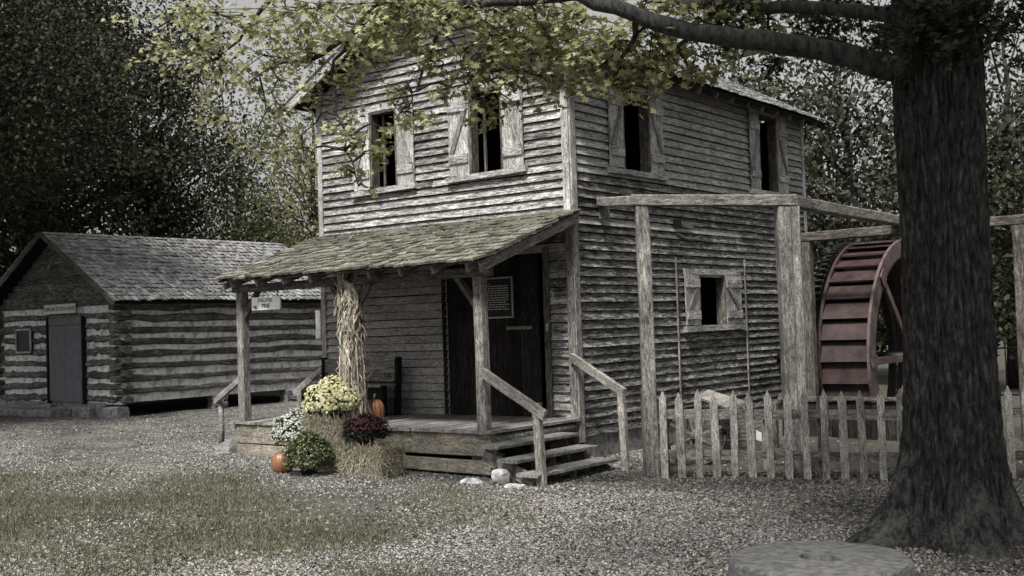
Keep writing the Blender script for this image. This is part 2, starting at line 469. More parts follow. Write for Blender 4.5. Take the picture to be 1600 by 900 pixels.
def letters(name, body, size, mat, parent, Mw, align='CENTER', extrude=0.002):
    cu = bpy.data.curves.new('tmp_text', 'FONT')
    cu.body = body; cu.size = size; cu.align_x = align; cu.align_y = 'CENTER'; cu.extrude = extrude; cu.resolution_u = 2
    ob = bpy.data.objects.new('tmp_text', cu)
    COL.objects.link(ob)
    bpy.context.view_layer.update()
    me = bpy.data.meshes.new_from_object(ob.evaluated_get(bpy.context.evaluated_depsgraph_get()))
    bpy.data.objects.remove(ob)
    me.name = name
    me.materials.clear(); me.materials.append(mat)
    return reg(bpy.data.objects.new(name, me), parent, Mw)

def at(px, py, depth):
    """point at a pixel of the 1600x900 photograph and a distance along the view axis"""
    return CAMP + (CF + CR * ((px - 800) / 1780) + CD * ((py - 450) / 1780)) * depth

def at_ground(px, py, z=-0.1):
    d = CF + CR * ((px - 800) / 1780) + CD * ((py - 450) / 1780)
    return CAMP + d * ((z - CAMP.z) / d.z)

# ------------------------------------------------------------------ ground, pond
def sstep(x, a, b):
    t = np.clip((x - a) / (b - a), 0, 1)
    return t * t * (3 - 2 * t)

def gh(x, y):
    x = np.asarray(x, float); y = np.asarray(y, float)
    h = -0.1 * sstep(x, -4.5, 0.3) + 0.03 * sstep(-x, 8, 13)
    h = h + 0.012 * np.sin(x * 1.7 + 0.6 * y) * np.cos(y * 1.3 - 0.4 * x) + 0.008 * np.sin(x * 4.1) * np.sin(y * 3.7 + 1)
    h = h - 0.5 * sstep(y + 0.2 * x, 12, 26) + 0.02 * sstep(y, 0.2, 2) * sstep(x, 0.5, 1.2)
    pit = ((x > 1.30) & (x < 2.75) & (y > 3.95) & (y < 8.6))
    return np.where(pit, -1.15, h)

def build_ground():
    def axis(lo, hi, step, far):
        core = np.arange(lo, hi + 1e-6, step)
        g = [core]
        a = hi; s = step
        ext = []
        while a < far: s *= 1.35; a += s; ext.append(a)
        b = lo; s = step; ext2 = []
        while b > -far: s *= 1.35; b -= s; ext2.append(b)
        return np.array(ext2[::-1] + list(core) + ext)
    xs = axis(-20, 12, 0.2, 700); ys = axis(-13, 12, 0.2, 700)
    X, Y = np.meshgrid(xs, ys)
    Z = gh(X, Y)
    V = np.stack([X.ravel(), Y.ravel(), Z.ravel()], 1)
    nx, ny = len(xs), len(ys)
    i = np.arange(nx - 1)[None, :] + nx * np.arange(ny - 1)[:, None]
    i = i.ravel()
    Q = np.stack([i, i + 1, i + nx + 1, i + nx], 1)
    o = npmesh('ground', V, Q, M['ground'], smooth=True, kind='structure')
build_ground()
po = box('pond', (6, 30, -0.7), (60, 75, -0.40), M['water']); po['kind'] = 'structure'

# ------------------------------------------------------------------ mill house
EAVE_Z, RIDGE_Z, RX, WID, DEP = 5.50, 6.82, -2.45, 4.90, 7.75
mill = thing('mill_house', 'two-storey weathered clapboard mill house with open shutters and a mossy porch roof', 'house', (-2.45, 3.9, 0))
def roof_z(x): return EAVE_Z + (RIDGE_Z - EAVE_Z) * (1 - abs(x - RX) / 2.45)

F_OPEN = [(-3.72, -3.14, 3.93, 5.12), (-1.72, -1.10, 3.95, 5.15), (-2.28, -0.42, 0.44, 2.78)]
S_OPEN = [(1.31, 2.07, 3.96, 5.12), (5.82, 6.56, 3.99, 5.33), (3.42, 4.34, 1.66, 2.46)]
def shell(plane, s0, s1, z0, z1, opens):
    """wall sheathing as boxes round the openings; plane 'y' = front, 'x' = right side"""
    xs = sorted({s0, s1, *[o[0] for o in opens], *[o[1] for o in opens]})
    lst = []
    for a, b in zip(xs[:-1], xs[1:]):
        cuts = sorted([(o[2], o[3]) for o in opens if o[0] < (a + b) / 2 < o[1]])
        z = z0
        for c0, c1 in cuts + [(z1, None)]:
            if c0 > z: lst.append((a, b, z, c0))
            z = c1
    if plane == 'y': return [((a, 0.02, p), (b, 0.11, q)) for a, b, p, q in lst]
    return [((-0.11, a, p), (-0.02, b, q)) for a, b, p, q in lst]
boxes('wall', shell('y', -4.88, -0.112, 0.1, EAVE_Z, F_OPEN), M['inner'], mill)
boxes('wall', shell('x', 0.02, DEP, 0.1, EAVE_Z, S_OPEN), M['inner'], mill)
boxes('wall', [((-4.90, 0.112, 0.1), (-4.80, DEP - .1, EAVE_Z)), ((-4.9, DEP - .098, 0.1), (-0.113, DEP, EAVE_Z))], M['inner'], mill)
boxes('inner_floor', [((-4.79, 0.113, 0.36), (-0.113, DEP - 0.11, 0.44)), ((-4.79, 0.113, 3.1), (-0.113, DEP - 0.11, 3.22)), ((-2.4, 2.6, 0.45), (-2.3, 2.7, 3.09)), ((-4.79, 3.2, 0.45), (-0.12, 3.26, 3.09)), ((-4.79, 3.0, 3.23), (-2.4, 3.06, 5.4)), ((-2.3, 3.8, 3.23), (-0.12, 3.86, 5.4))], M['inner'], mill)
gv = [(-4.88, 0.03, EAVE_Z + .002), (-0.02, 0.03, EAVE_Z + .002), (RX, 0.03, RIDGE_Z - .03)]
gv += [(x, 0.1, z) for x, y, z in gv]
pymesh('gable_wall', gv, [(0, 1, 2), (5, 4, 3), (0, 3, 4, 1), (1, 4, 5, 2), (2, 5, 3, 0)], M['inner'], mill)

def clap(plane, s0, s1, z, h, mat, s0t=None, s1t=None):
    """one lapped board: thick proud lower edge, thin top stopping short so dark sheathing shows as a shadow line"""
    L = s1 - s0
    segs = max(2, min(5, int(L / 0.7)))
    V = []; F = []
    sag = random.gauss(0, 0.002); ph = random.uniform(0, 6)
    tb = 0.040 + random.uniform(-.004, .009)
    for i in range(segs + 1):
        f = i / segs
        lo = s0 + L * f
        hi_ = (s0 if s0t is None else s0t) + ((s1 if s1t is None else s1t) - (s0 if s0t is None else s0t)) * f
        dz = sag * math.sin(math.pi * f) + random.gauss(0, 0.0012) + 0.002 * math.sin(ph + lo * 1.3)
        dy = random.gauss(0, 0.0018)
        for (y, zz, s) in ((tb + dy, dz, lo), (0.004, dz + .002, lo), (0.002, dz + h, hi_), (0.009 + dy, dz + h, hi_)):
            V.append((s - s0, y, zz))
    for i in range(segs):
        for k in range(4):
            a = i * 4 + k; b = i * 4 + (k + 1) % 4
            F.append((a, a + 4, b + 4, b))
    F.append((0, 1, 2, 3)); e = segs * 4; F.append((e + 3, e + 2, e + 1, e))
    if plane == 'y':
        Mw = Matrix(((1, 0, 0, s0), (0, -1, 0, 0.018), (0, 0, 1, z), (0, 0, 0, 1)))
        F = [tuple(reversed(f)) for f in F]
    else:
        Mw = Matrix(((0, 1, 0, -0.018), (1, 0, 0, s0), (0, 0, 1, z), (0, 0, 0, 1)))
        F = [tuple(reversed(f)) for f in F]
    return pymesh('clapboard', V, F, mat, mill, Mw)

def cut_row(s0, s1, z, h, opens):
    spans = [(s0, s1)]
    for a, b, c, d in opens:
        if z + h * 0.5 > c and z + h * 0.45 < d:
            nxt = []
            for p, q in spans:
                if b <= p or a >= q: nxt.append((p, q)); continue
                if a - p > 0.05: nxt.append((p, a))
                if q - b > 0.05: nxt.append((b, q))
            spans = nxt
    return spans

EXP = 0.121
z = 0.46
row = 0
while z < RIDGE_Z - 0.12:
    e = EXP * random.uniform(0.96, 1.04)
    a, b = -4.84, -0.10
    at_, bt = a, b
    if z + e > EAVE_Z - 0.02:
        f0 = 2.45 * (RIDGE_Z - z - .0) / (RIDGE_Z - EAVE_Z); f1 = 2.45 * max(0.02, (RIDGE_Z - z - e)) / (RIDGE_Z - EAVE_Z)
        a, b = max(-4.84, RX - f0), min(-0.02, RX + f0)
        at_, bt = max(-4.84, RX - f1), min(-0.02, RX + f1)
    porch = z < 3.1
    if not (3.0 < z + e < 3.22 and False):
        for p, q in cut_row(a, b, z, e, F_OPEN):
            pcs = [(p, q)]
            L = q - p
            if L > 3.2:
                c = p + L * random.choice((0.28, 0.36, 0.5, 0.62, 0.7)) ; pcs = [(p, c - .002), (c + .002, q)]
            elif L > 1.9 and random.random() < 0.35:
                c = p + L * random.uniform(0.3, 0.7); pcs = [(p, c - .002), (c + .002, q)]
            for (u, v) in pcs:
                mat = M['clap_porch'] if porch and u < -2 else (M['clap_dark'] if random.random() < 0.12 and z < 4.6 else M['clap'])
                clap('y', u, v, z, e - 0.011, mat, at_ if u == a else None, bt if v == b else None)  # gap bares near-black sheathing, a painted shadow line between boards
    z += e
z = 0.22
while z < EAVE_Z - 0.02:
    e = EXP * random.uniform(0.95, 1.05)
    for p, q in cut_row(0.10, DEP, z, e, S_OPEN):
        pcs = [(p, q)]
        L = q - p
        if L > 5: 
            c = p + L * random.uniform(0.25, 0.7); pcs = [(p, c - .002), (c + .002, q)]
        for (u, v) in pcs:
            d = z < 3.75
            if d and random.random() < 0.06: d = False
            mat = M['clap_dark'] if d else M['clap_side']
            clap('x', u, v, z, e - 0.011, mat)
    z += e
# corner boards and vertical strips
plank('corner_board', (-0.045, -0.022, 0.15), (-0.045, -0.022, 3.1), 0.11, 0.03, M['post'], mill, (1, 0, 0))
plank('corner_board', (-0.045, -0.024, 3.1), (-0.045, -0.024, EAVE_Z), 0.11, 0.03, M['trim'], mill, (1, 0, 0))
plank('corner_board', (0.018, 0.045, 0.15), (0.018, 0.045, 3.1), 0.12, 0.03, M['post'], mill, (0, 1, 0))
plank('corner_board', (0.02, 0.045, 3.1), (0.02, 0.045, EAVE_Z), 0.12, 0.03, M['trim'], mill, (0, 1, 0))
plank('corner_board', (-4.87, -0.02, 0.3), (-4.87, -0.02, EAVE_Z), 0.1, 0.03, M['trim'], mill, (1, 0, 0))
plank('corner_board', (0.018, DEP + .015, 0.2), (0.018, DEP + .015, EAVE_Z), 0.1, 0.03, M['trim'], mill, (0, 1, 0))
plank('cover_strip', (0.05, 2.71, 0.55), (0.05, 2.71, 2.72), 0.024, 0.02, M['post'], mill, (0, 1, 0))
plank('cover_strip', (0.05, 5.06, 0.5), (0.05, 5.06, 2.75), 0.024, 0.02, M['post'], mill, (0, 1, 0))
plank('flashing_board', (-4.9, -0.05, 3.25), (-0.02, -0.05, 3.25), 0.07, 0.04, M['trim'], mill, (0, 0, 1), segs=6, jit=.006)
boxes('foundation', [((-4.85, 0.0, -0.15), (-0.02, 0.1, 0.45)), ((-0.1, 0.12, -0.15), (-0.01, DEP, 0.3))], M['stone'], mill)

# windows and shutters
def V3(plane, s, out, z):
    return (s, -out, z) if plane == 'y' else (out, s, z)
def wall_plank(name, plane, s0, z0, s1, z1, w, t, out, mat, parent, wdir):
    return plank(name, V3(plane, s0, out, z0), V3(plane, s1, out, z1), w, t, mat, parent, wdir)
def shutter(plane, s0, s1, z0, z1, lean):
    wd = (1, 0, 0) if plane == 'y' else (0, 1, 0)
    n = 2
    w = (s1 - s0) / n
    base = None
    out = 0.045
    # the boards of one leaf: first board carries the leaf
    base = wall_plank('shutter', plane, s0 + w / 2, z0, s0 + w / 2, z1, w - .004, 0.024, out, M['trim'], mill, wd)
    for k in range(1, n):
        wall_plank('shutter_board', plane, s0 + w * (k + .5), z0 + random.uniform(-.01, .01), s0 + w * (k + .5), z1 + random.uniform(-.012, .006), w - .004, 0.024, out + .002, M['trim'], base, wd)
    h = z1 - z0
    for f in (0.2, 0.83):
        wall_plank('batten', plane, s0 + .01, z0 + h * f, s1 - .01, z0 + h * f, 0.13, 0.024, out + .026, M['trim'], base, (0, 0, 1))
    a, b = (s0 + .06, s1 - .06) if lean > 0 else (s1 - .06, s0 + .06)
    wall_plank('brace', plane, a, z0 + h * .26, b, z0 + h * .77, 0.075, 0.022, out + .025, M['post'], base, wd)
def window(plane, o, sh_l, sh_r, sill, head=True, sill_t=.08):
    s0, s1, z0, z1 = o
    wd = (1, 0, 0) if plane == 'y' else (0, 1, 0)
    fr = wall_plank('window_frame', plane, s0 + .02, z0 - .01, s0 + .02, z1 + .01, 0.05, 0.16, -0.03, M['beam'], mill, wd)
    wall_plank('jamb', plane, s1 - .02, z0 - .01, s1 - .02, z1 + .01, 0.05, 0.16, -0.03, M['beam'], fr, wd)
    wall_plank('lintel', plane, s0 + .046, z1 - .01, s1 - .046, z1 - .01, 0.05, 0.155, -0.03, M['beam'], fr, (0, 0, 1))
    wall_plank('mullion', plane, s0 + (s1 - s0) * .3, z0, s0 + (s1 - s0) * .3, z1 - .04, 0.035, 0.03, -0.1, M['beam'], fr, wd)
    wall_plank('sill', plane, sill[0], z0 - sill_t / 2 - .012, sill[1], z0 - sill_t / 2 + .012 * (plane == 'y'), sill_t, 0.10, 0.035, M['trim'], fr, (0, 0, 1))
    if head: wall_plank('head_board', plane, sill[0] + .06, z1 + .05, sill[1] - .06, z1 + .05, 0.09, 0.035, 0.03, M['trim'], fr, (0, 0, 1))
    shutter(plane, sh_l[0], sh_l[1], z0 + .004, z1, 1)
    shutter(plane, sh_r[0], sh_r[1], z0 + .004, z1, -1)
window('y', F_OPEN[0], (-4.08, -3.72), (-3.14, -2.80), (-4.12, -2.78))
window('y', F_OPEN[1], (-2.10, -1.72), (-1.10, -0.74), (-2.15, -0.70))
window('x', S_OPEN[0], (0.95, 1.31), (2.07, 2.45), (0.90, 2.54))
window('x', S_OPEN[1], (5.46, 5.82), (6.56, 6.98), (5.42, 7.02))
window('x', S_OPEN[2], (2.98, 3.42), (4.34, 4.88), (2.93, 4.97), sill_t=.09)
# shutter standing out from the left wall, seen edge-on
lw = plank('window_frame', (-4.96, 0.25, 1.62), (-4.96, 0.25, 2.14), 0.5, 0.05, M['beam'], mill, (0, 1, 0))
plank('shutter', (-5.08, 0.08, 1.64), (-5.08, 0.08, 2.10), 0.18, 0.03, M['trim'], mill, (1, 0, 0))

# main roof
roof = pymesh('roof', *(lambda: (
    [(-5.25, -0.38, roof_z(-4.9) - .19 + .10), (RX, -0.38, RIDGE_Z + .05), (0.42, -0.38, roof_z(0) - .226 + .10),
     (-5.25, 8.15, roof_z(-4.9) - .19 + .10), (RX, 8.15, RIDGE_Z + .05), (0.42, 8.15, roof_z(0) - .226 + .10),
     (-5.25, -0.38, roof_z(-4.9) - .19 + .06), (RX, -0.38, RIDGE_Z + .01), (0.42, -0.38, roof_z(0) - .226 + .06),
     (-5.25, 8.15, roof_z(-4.9) - .19 + .06), (RX, 8.15, RIDGE_Z + .01), (0.42, 8.15, roof_z(0) - .226 + .06)],
    [(0, 1, 4, 3), (1, 2, 5, 4), (6, 9, 10, 7), (7, 10, 11, 8), (0, 6, 7, 1), (1, 7, 8, 2), (3, 4, 10, 9), (4, 5, 11, 10), (0, 3, 9, 6), (2, 8, 11, 5)]))(), M['inner'], mill)

def shingle_arrays(P0, U, Vd, Nn, LU, LV, ncourse, wmin, wmax, thick=0.014, lift=0.012, gap=.006, rag=.02):
    """overlapping courses: P0 is the lower left corner, U along the eave, Vd up the slope"""
    P0 = np.array(P0, float); U = np.array(U, float); Vd = np.array(Vd, float); Nn = np.array(Nn, float)
    out = []
    ex = LV / ncourse
    for c in range(ncourse):
        s = 0.0
        while s < LU - 0.02:
            w = min(random.uniform(wmin, wmax), LU - s)
            lo = c * ex - random.uniform(0, rag); hi = min((c + 1.9) * ex, LV)
            z0 = lift + thick + random.uniform(-.3, .5) * lift; z1 = 0.004
            out.append((P0, U, Vd, Nn, s + gap / 2, s + w - gap / 2, lo, hi, z0, z1, thick, random.uniform(-.006, .006)))
            s += w
    return out
def shingle_geo(sp):
    P0, U, Vd, Nn, a, b, lo, hi, z0, z1, th, tw = sp
    q = []
    for (u, v, z) in ((a, lo, z0 + tw), (b, lo, z0 - tw), (b, hi, z1 + th), (a, hi, z1 + th), (a, lo, z0 - th + tw), (b, lo, z0 - th - tw), (b, hi, z1), (a, hi, z1)):
        q.append(P0 + U * u + Vd * v + Nn * z)
    return q
SF = [(0, 1, 2, 3), (7, 6, 5, 4), (0, 4, 5, 1), (1, 5, 6, 2), (3, 7, 4, 0)]
def shingle_stuff(name, specs, mat, parent):
    V = np.array([p for s in specs for p in shingle_geo(s)])
    n = len(specs)
    Q = (np.arange(n)[:, None, None] * 8 + np.array(SF)[None]).reshape(-1, 4)
    o = npmesh(name, V, Q, mat, parent, kind='stuff')
    return o
sl = math.hypot(2.87, 1.546); cs, sn = 2.87 / sl, 1.546 / sl
shingle_stuff('roof_shingles', shingle_arrays((0.46, -0.42, 5.373), (0, 1, 0), (-cs, 0, sn), (sn, 0, cs), 8.6, sl + .04, 22, .10, .19, lift=.022), M['roof'], roof)
sl2 = math.hypot(2.8, 1.51); cs2, sn2 = 2.8 / sl2, 1.51 / sl2
shingle_stuff('roof_shingles', shingle_arrays((-5.29, -0.42, 5.39), (0, 1, 0), (cs2, 0, sn2), (-sn2, 0, cs2), 8.6, sl2 + .04, 24, .12, .22), M['roof'], roof)
for x0, z0 in ((0.44, 5.30), (-5.27, 5.31)):
    plank('rake_board', (x0, -0.40, z0), (RX, -0.40, 6.78), 0.12, 0.035, M['trim'], roof, (0, 0, 1))
for k in range(15):
    y = 0.25 + k * 0.56
    plank('rafter_tail', (0.0, y, 5.50), (0.40, y, 5.285), 0.09, 0.05, M['beam'], roof, (0, 0, 1), segs=1)
for k in range(6):
    plank('rafter_tail', (-4.9, .25 + k * 1.4, 5.50), (-5.24, .25 + k * 1.4, 5.315), 0.09, 0.05, M['beam'], roof, (0, 0, 1), segs=1)

# door, number
door = plank('door', (-2.18, 0.03, 0.47), (-2.18, 0.03, 2.72), 0.19, 0.04, M['door'], mill, (1, 0, 0))
x = -2.083
while x < -0.62:
    w = min(random.uniform(0.15, 0.24), -0.52 - x)
    if w > .05: plank('door_board', (x + w / 2, 0.03 + random.uniform(-.004, .004), 0.47 + random.uniform(0, .012)), (x + w / 2, 0.03, 2.72), w - .005, 0.04, M['door'], door, (1, 0, 0))
    x += w
plank('door_bar', (-1.14, -0.03, 1.715), (-0.72, -0.03, 1.715), 0.045, 0.04, M['rail'], door, (0, 0, 1))
plank('door_frame', (-0.44, 0.0, 0.45), (-0.44, 0.0, 2.8), 0.09, 0.10, M['beam'], mill, (1, 0, 0))
plank('door_frame', (-2.32, 0.0, 0.45), (-2.32, 0.0, 2.8), 0.06, 0.06, M['door'], mill, (1, 0, 0))
box('door_latch', (-0.44, -0.075, 1.66), (-0.405, -0.052, 1.76), M['steel'], mill)
RX90 = Matrix.Rotation(R(90), 4, 'X')
letters('house_number', '2', 0.17, M['offwhite'], mill, Matrix.Translation((-0.345, -0.034, 2.13)) @ RX90)

# notice board on the door
nb = thing('notice_board', 'framed black notice with lines of pale print hung on the dark mill door', 'sign', (-1.33, -0.02, 1.88))
box('board', (-1.62, -0.022, 1.88), (-1.04, 0.006, 2.42), M['black'], nb)
for a, b_, wd in (((-1.64, -0.03, 2.43), (-1.02, -0.03, 2.43), (0, 0, 1)), ((-1.64, -0.03, 1.87), (-1.02, -0.03, 1.87), (0, 0, 1)), ((-1.03, -0.03, 1.882), (-1.03, -0.03, 2.418), (1, 0, 0)), ((-1.63, -0.03, 1.882), (-1.63, -0.03, 2.418), (1, 0, 0))):
    plank('frame_strip', a, b_, 0.022, 0.025, M['steel'], nb, wd, segs=1, jit=.001)
lst = []
for r_ in range(12):
    zc = 2.35 - r_ * 0.033
    x = -1.60
    end = -1.09 - random.uniform(0, .08) if r_ else -1.45
    while x < end:
        w = random.uniform(.02, .065)
        lst.append(((x, -0.0245, zc - .006), (min(x + w, end), -0.0225, zc + .006)))
        x += w + .014
boxes('lettering', lst, M['offwhite'], nb)

# ------------------------------------------------------------------ porch (part of the mill house)
PY = -1.90
x = -4.87; k = 0
while x < 0.02:
    w = random.uniform(0.10, 0.125)
    if x + w > 0.03: w = 0.05 - x
    plank('floor_board', (x + w / 2, PY - .05 + random.uniform(-.012, .012), 0.462 + random.uniform(-.003, .003)), (x + w / 2, -0.03, 0.462), w - .006, 0.036, M['floor'], mill, (1, 0, 0))
    x += w
plank('porch_sill', (-4.80, PY + .03, 0.30), (0.02, PY + .03, 0.30), 0.27, 0.09, M['sill'], mill, (0, 0, 1), segs=6, cham=.008)
plank('porch_sill', (-4.78, PY + .035, 0.075), (0.0, PY + .035, 0.025), 0.165, 0.08, M['sill'], mill, (0, 0, 1), segs=6, cham=.008)
plank('porch_sill', (-4.77, PY + .04, -0.03), (-2.9, PY + .04, -0.07), 0.06, 0.07, M['sill'], mill, (0, 0, 1), segs=4)
tube('porch_log', [(-0.03, PY + .08, 0.34), (-0.03, -1.0, 0.345), (-0.03, -0.1, 0.34)], [0.09, .095, .09], M['log'], mill)
plank('porch_sill', (-4.79, PY + .08, 0.30), (-4.79, -0.05, 0.30), 0.26, 0.08, M['sill'], mill, (0, 0, 1))
for x in (-4.55, -2.45, -0.25): box('porch_pier', (x - .15, -1.78, -.2), (x + .15, -1.5, .17), M['stone'], mill)
for x in (-4.63, -2.36, -0.12):
    plank('porch_post', (x, PY + .04, 0.481), (x, PY + .04, 2.36), 0.135, 0.135, M['post'], mill, (1, 0, 0), segs=4, cham=.01)
plank('porch_beam', (-4.78, PY + .04, 2.42), (0.04, PY + .04, 2.42), 0.115, 0.14, M['beam'], mill, (0, 0, 1), segs=5, cham=.01)
for x, s in ((-4.63, 1), (-2.36, -1), (-2.36, 1), (-0.12, -1)):
    plank('porch_brace', (x + s * .05, PY + .04, 1.98), (x + s * .36, PY + .04, 2.37), 0.075, 0.06, M['beam'], mill, (0, 0, 1))
sx = 0.72 / 2.12
for k in range(9):
    x = -4.60 + k * 0.5575
    plank('porch_rafter', (x, -2.08, 2.475), (x, -0.02, 2.475 + 2.06 * sx), 0.105, 0.05, M['post'], mill, (0, 0, 1), segs=2)
plank('porch_rafter', (-4.78, -2.06, 2.45), (-4.78, -0.02, 2.475 + 2.06 * sx), 0.09, 0.04, M['post'], mill, (0, 0, 1), segs=2)
plank('porch_fascia', (0.10, -2.12, 2.47), (0.10, -0.02, 2.475 + 2.11 * sx - .01), 0.14, 0.035, M['post'], mill, (0, 0, 1))
pl = math.hypot(2.2, 2.2 * sx); pc, ps = 2.2 / pl, 2.2 * sx / pl
pr_v = [(-4.82, -2.14, 2.515), (0.13, -2.14, 2.515), (0.13, 0.0, 2.515 + 2.14 * sx), (-4.82, 0.0, 2.515 + 2.14 * sx)]
pr_v += [(x, y, z + .02) for x, y, z in pr_v]
proof = pymesh('porch_roof', pr_v, [(3, 2, 1, 0), (4, 5, 6, 7), (0, 1, 5, 4), (1, 2, 6, 5), (2, 3, 7, 6), (3, 0, 4, 7)], M['beam'], mill)
sp = shingle_arrays((-4.86, -2.20, 2.518), (1, 0, 0), (0, pc, ps), (0, -ps, pc), 5.04, pl - .03, 13, .10, .19, thick=.030, lift=.034, rag=.06)
sp_a, sp_b = sp[:300], sp[300:]
for s in sp_a:
    q = shingle_geo(s)
    c = sum((Vector(v) for v in q), Vector()) / 8
    # local frame: X runs up the slope so the grain does too
    Mw = Matrix(((0, -1, 0, c.x), (pc, 0, -ps, c.y), (ps, 0, pc, c.z), (0, 0, 0, 1)))
    Mi = Mw.inverted()
    pymesh('shingle', [Mi @ Vector(v) for v in q], [tuple(f) for f in SF], M['moss_shingle'], proof, Mw)
if sp_b: shingle_stuff('upper_shingles', sp_b, M['moss_shingle'], proof)
# moss tufts grown over the lower half
n = 5200
uu = rng.uniform(0.15, 5.05, n); vv = rng.beta(1.1, 1.5, n) * (pl - .15)
dens = np.sin(uu * 2.1 + 1) * 0.5 + np.sin(uu * 5.3 + vv * 4) * 0.5 + (uu / 5.0) * 0.9
keep = dens + rng.normal(0, .5, n) > 0.25
uu, vv = uu[keep], vv[keep]
n = len(uu)
base = np.array([-4.98, -2.20, 2.545])[None] + uu[:, None] * np.array([[1, 0, 0]]) + vv[:, None] * np.array([[0, pc, ps]]) + np.array([[0, -ps, pc]]) * 0.006
a = rng.uniform(0, 6.28, n); s = rng.uniform(.012, .05, n)
tv = []
for kx, (da, h) in enumerate(((0, 0), (1.57, 0), (3.14, 0), (4.71, 0), (0, .55))):
    rr = s if kx < 4 else s * 0
    off = np.stack([np.cos(a + da) * rr * 1.5, np.sin(a + da) * rr * pc, np.sin(a + da) * rr * ps], 1)
    tv.append(base + off + np.array([[0, -ps, pc]]) * (s * h)[:, None] + (np.array([[0, -ps, pc]]) * -.004 if kx < 4 else 0))
V = np.stack(tv, 1).reshape(-1, 3)
T = (np.arange(n)[:, None, None] * 5 + np.array([(0, 1, 4), (1, 2, 4), (2, 3, 4), (3, 0, 4)])[None]).reshape(-1, 3)
npmesh('moss', V, T, M['mossmat'], proof, kind='stuff')

# bracket and wire on the side wall
br = box('wall_bracket', (0.02, 2.72, 3.2), (0.10, 2.84, 3.30), M['iron'], mill)
plank('bracket_arm', (0.06, 2.84, 3.23), (0.06, 3.25, 3.22), 0.06, 0.04, M['post'], br, (0, 0, 1))
tube('wire', [(0.04, 2.8, 3.10), (0.05, 3.05, 3.03), (0.05, 3.3, 3.03), (0.05, 3.55, 3.08)], 0.008, M['trim'], mill, n=5)

# ------------------------------------------------------------------ wooden steps, railings
st = thing('wooden_steps', 'grey wooden porch steps of three open treads with post and handrail either side', 'steps', (0.5, -1.3, -0.1))
for (x0, x1, zt) in ((0.07, 0.38, 0.345), (0.36, 0.66, 0.195), (0.64, 0.95, 0.045)):
    plank('tread', ((x0 + x1) / 2, -2.24, zt - .02), ((x0 + x1) / 2, -0.55, zt - .02), x1 - x0, 0.042, M['floor'], st, (1, 0, 0), cham=.006)
for y in (-2.1, -1.35, -0.68):
    sv = [(0.04, 0.36), (0.04, -0.12), (0.30, -0.16), (0.92, -0.16), (0.92, 0.0), (0.62, 0.0), (0.62, 0.15), (0.34, 0.15), (0.34, 0.30), (0.06, 0.30)]
    V = [(x, y - .025, z) for x, z in sv] + [(x, y + .025, z) for x, z in sv]
    nn = len(sv)
    F = [tuple(range(nn)), tuple(reversed(range(nn, 2 * nn)))] + [(k, k + nn, (k + 1) % nn + nn, (k + 1) % nn) for k in range(nn)]
    if y < -1.9 or y > -0.8:
        plank('stringer', (0.06, y, 0.21), (0.93, y, -0.13), 0.16, 0.045, M['post'], st, (0, 0, 1))
    for xx, zz in ((0.24, .30), (0.52, .15), (0.82, 0.0)):
        plank('riser_block', (xx, y, -0.12), (xx, y, zz), 0.06, 0.05, M['beam'], st, (1, 0, 0), segs=1)
plank('rail_post', (0.92, -2.12, -0.16), (0.86, -2.10, 0.85), 0.10, 0.085, M['rail'], st, (1, 0, 0), cham=.008)
plank('rail_post', (1.14, -0.66, -0.16), (1.12, -0.68, 0.86), 0.09, 0.08, M['rail'], st, (1, 0, 0), cham=.008)
plank('handrail', (-0.04, -1.97, 1.20), (1.02, -2.16, 0.71), 0.12, 0.045, M['rail'], st, (0, 0, 1))
plank('handrail', (-0.03, -0.06, 1.30), (1.17, -0.68, 0.87), 0.11, 0.05, M['rail'], st, (0, 0, 1))

r1 = thing('stair_railing', 'sloping rail on a crooked round post beside the rocks left of the porch', 'railing', (-5.7, -1.4, 0), 'side railings left of the porch')
tube('rail_post', [(-5.72, -1.45, -0.1), (-5.71, -1.44, 0.35), (-5.75, -1.42, 0.84)], [.045, .04, .042], M['post'], r1)
plank('handrail', (-5.86, -1.44, 0.72), (-4.72, -1.80, 1.13), 0.09, 0.05, M['rail'], r1, (0, 0, 1))
r2 = thing('stair_railing', 'sloping rail against the far left corner of the mill porch wall', 'railing', (-5.4, 0, 0), 'side railings left of the porch')
tube('rail_post', [(-5.40, -0.12, -0.05), (-5.40, -0.12, 0.82)], .042, M['post'], r2)
plank('handrail', (-5.52, -0.12, 0.75), (-4.90, -0.06, 1.16), 0.10, 0.05, M['rail'], r2, (0, 0, 1))

# ------------------------------------------------------------------ hanging sign at the porch
hsn = thing('hanging_sign', 'small white board with dark lettering hung under the porch beam by the left post', 'sign', (-4.0, -1.86, 2.1))
box('board', (-4.34, -1.925, 2.09), (-3.73, -1.90, 2.275), M['white'], hsn)
for x in (-4.27, -3.80): tube('hook', [(x, -1.915, 2.24), (x, -1.90, 2.36)], 0.008, M['iron'], hsn, n=5)
letters('lettering', 'TOLLSTER', 0.068, M['ink'], hsn, Matrix.Translation((-4.05, -1.928, 2.225)) @ RX90)
letters('lettering', 'PINE', 0.085, M['ink'], hsn, Matrix.Translation((-4.03, -1.928, 2.145)) @ RX90)
letters('lettering', 'ML', 0.07, M['ink'], hsn, Matrix.Translation((-4.26, -1.928, 2.13)) @ RX90)

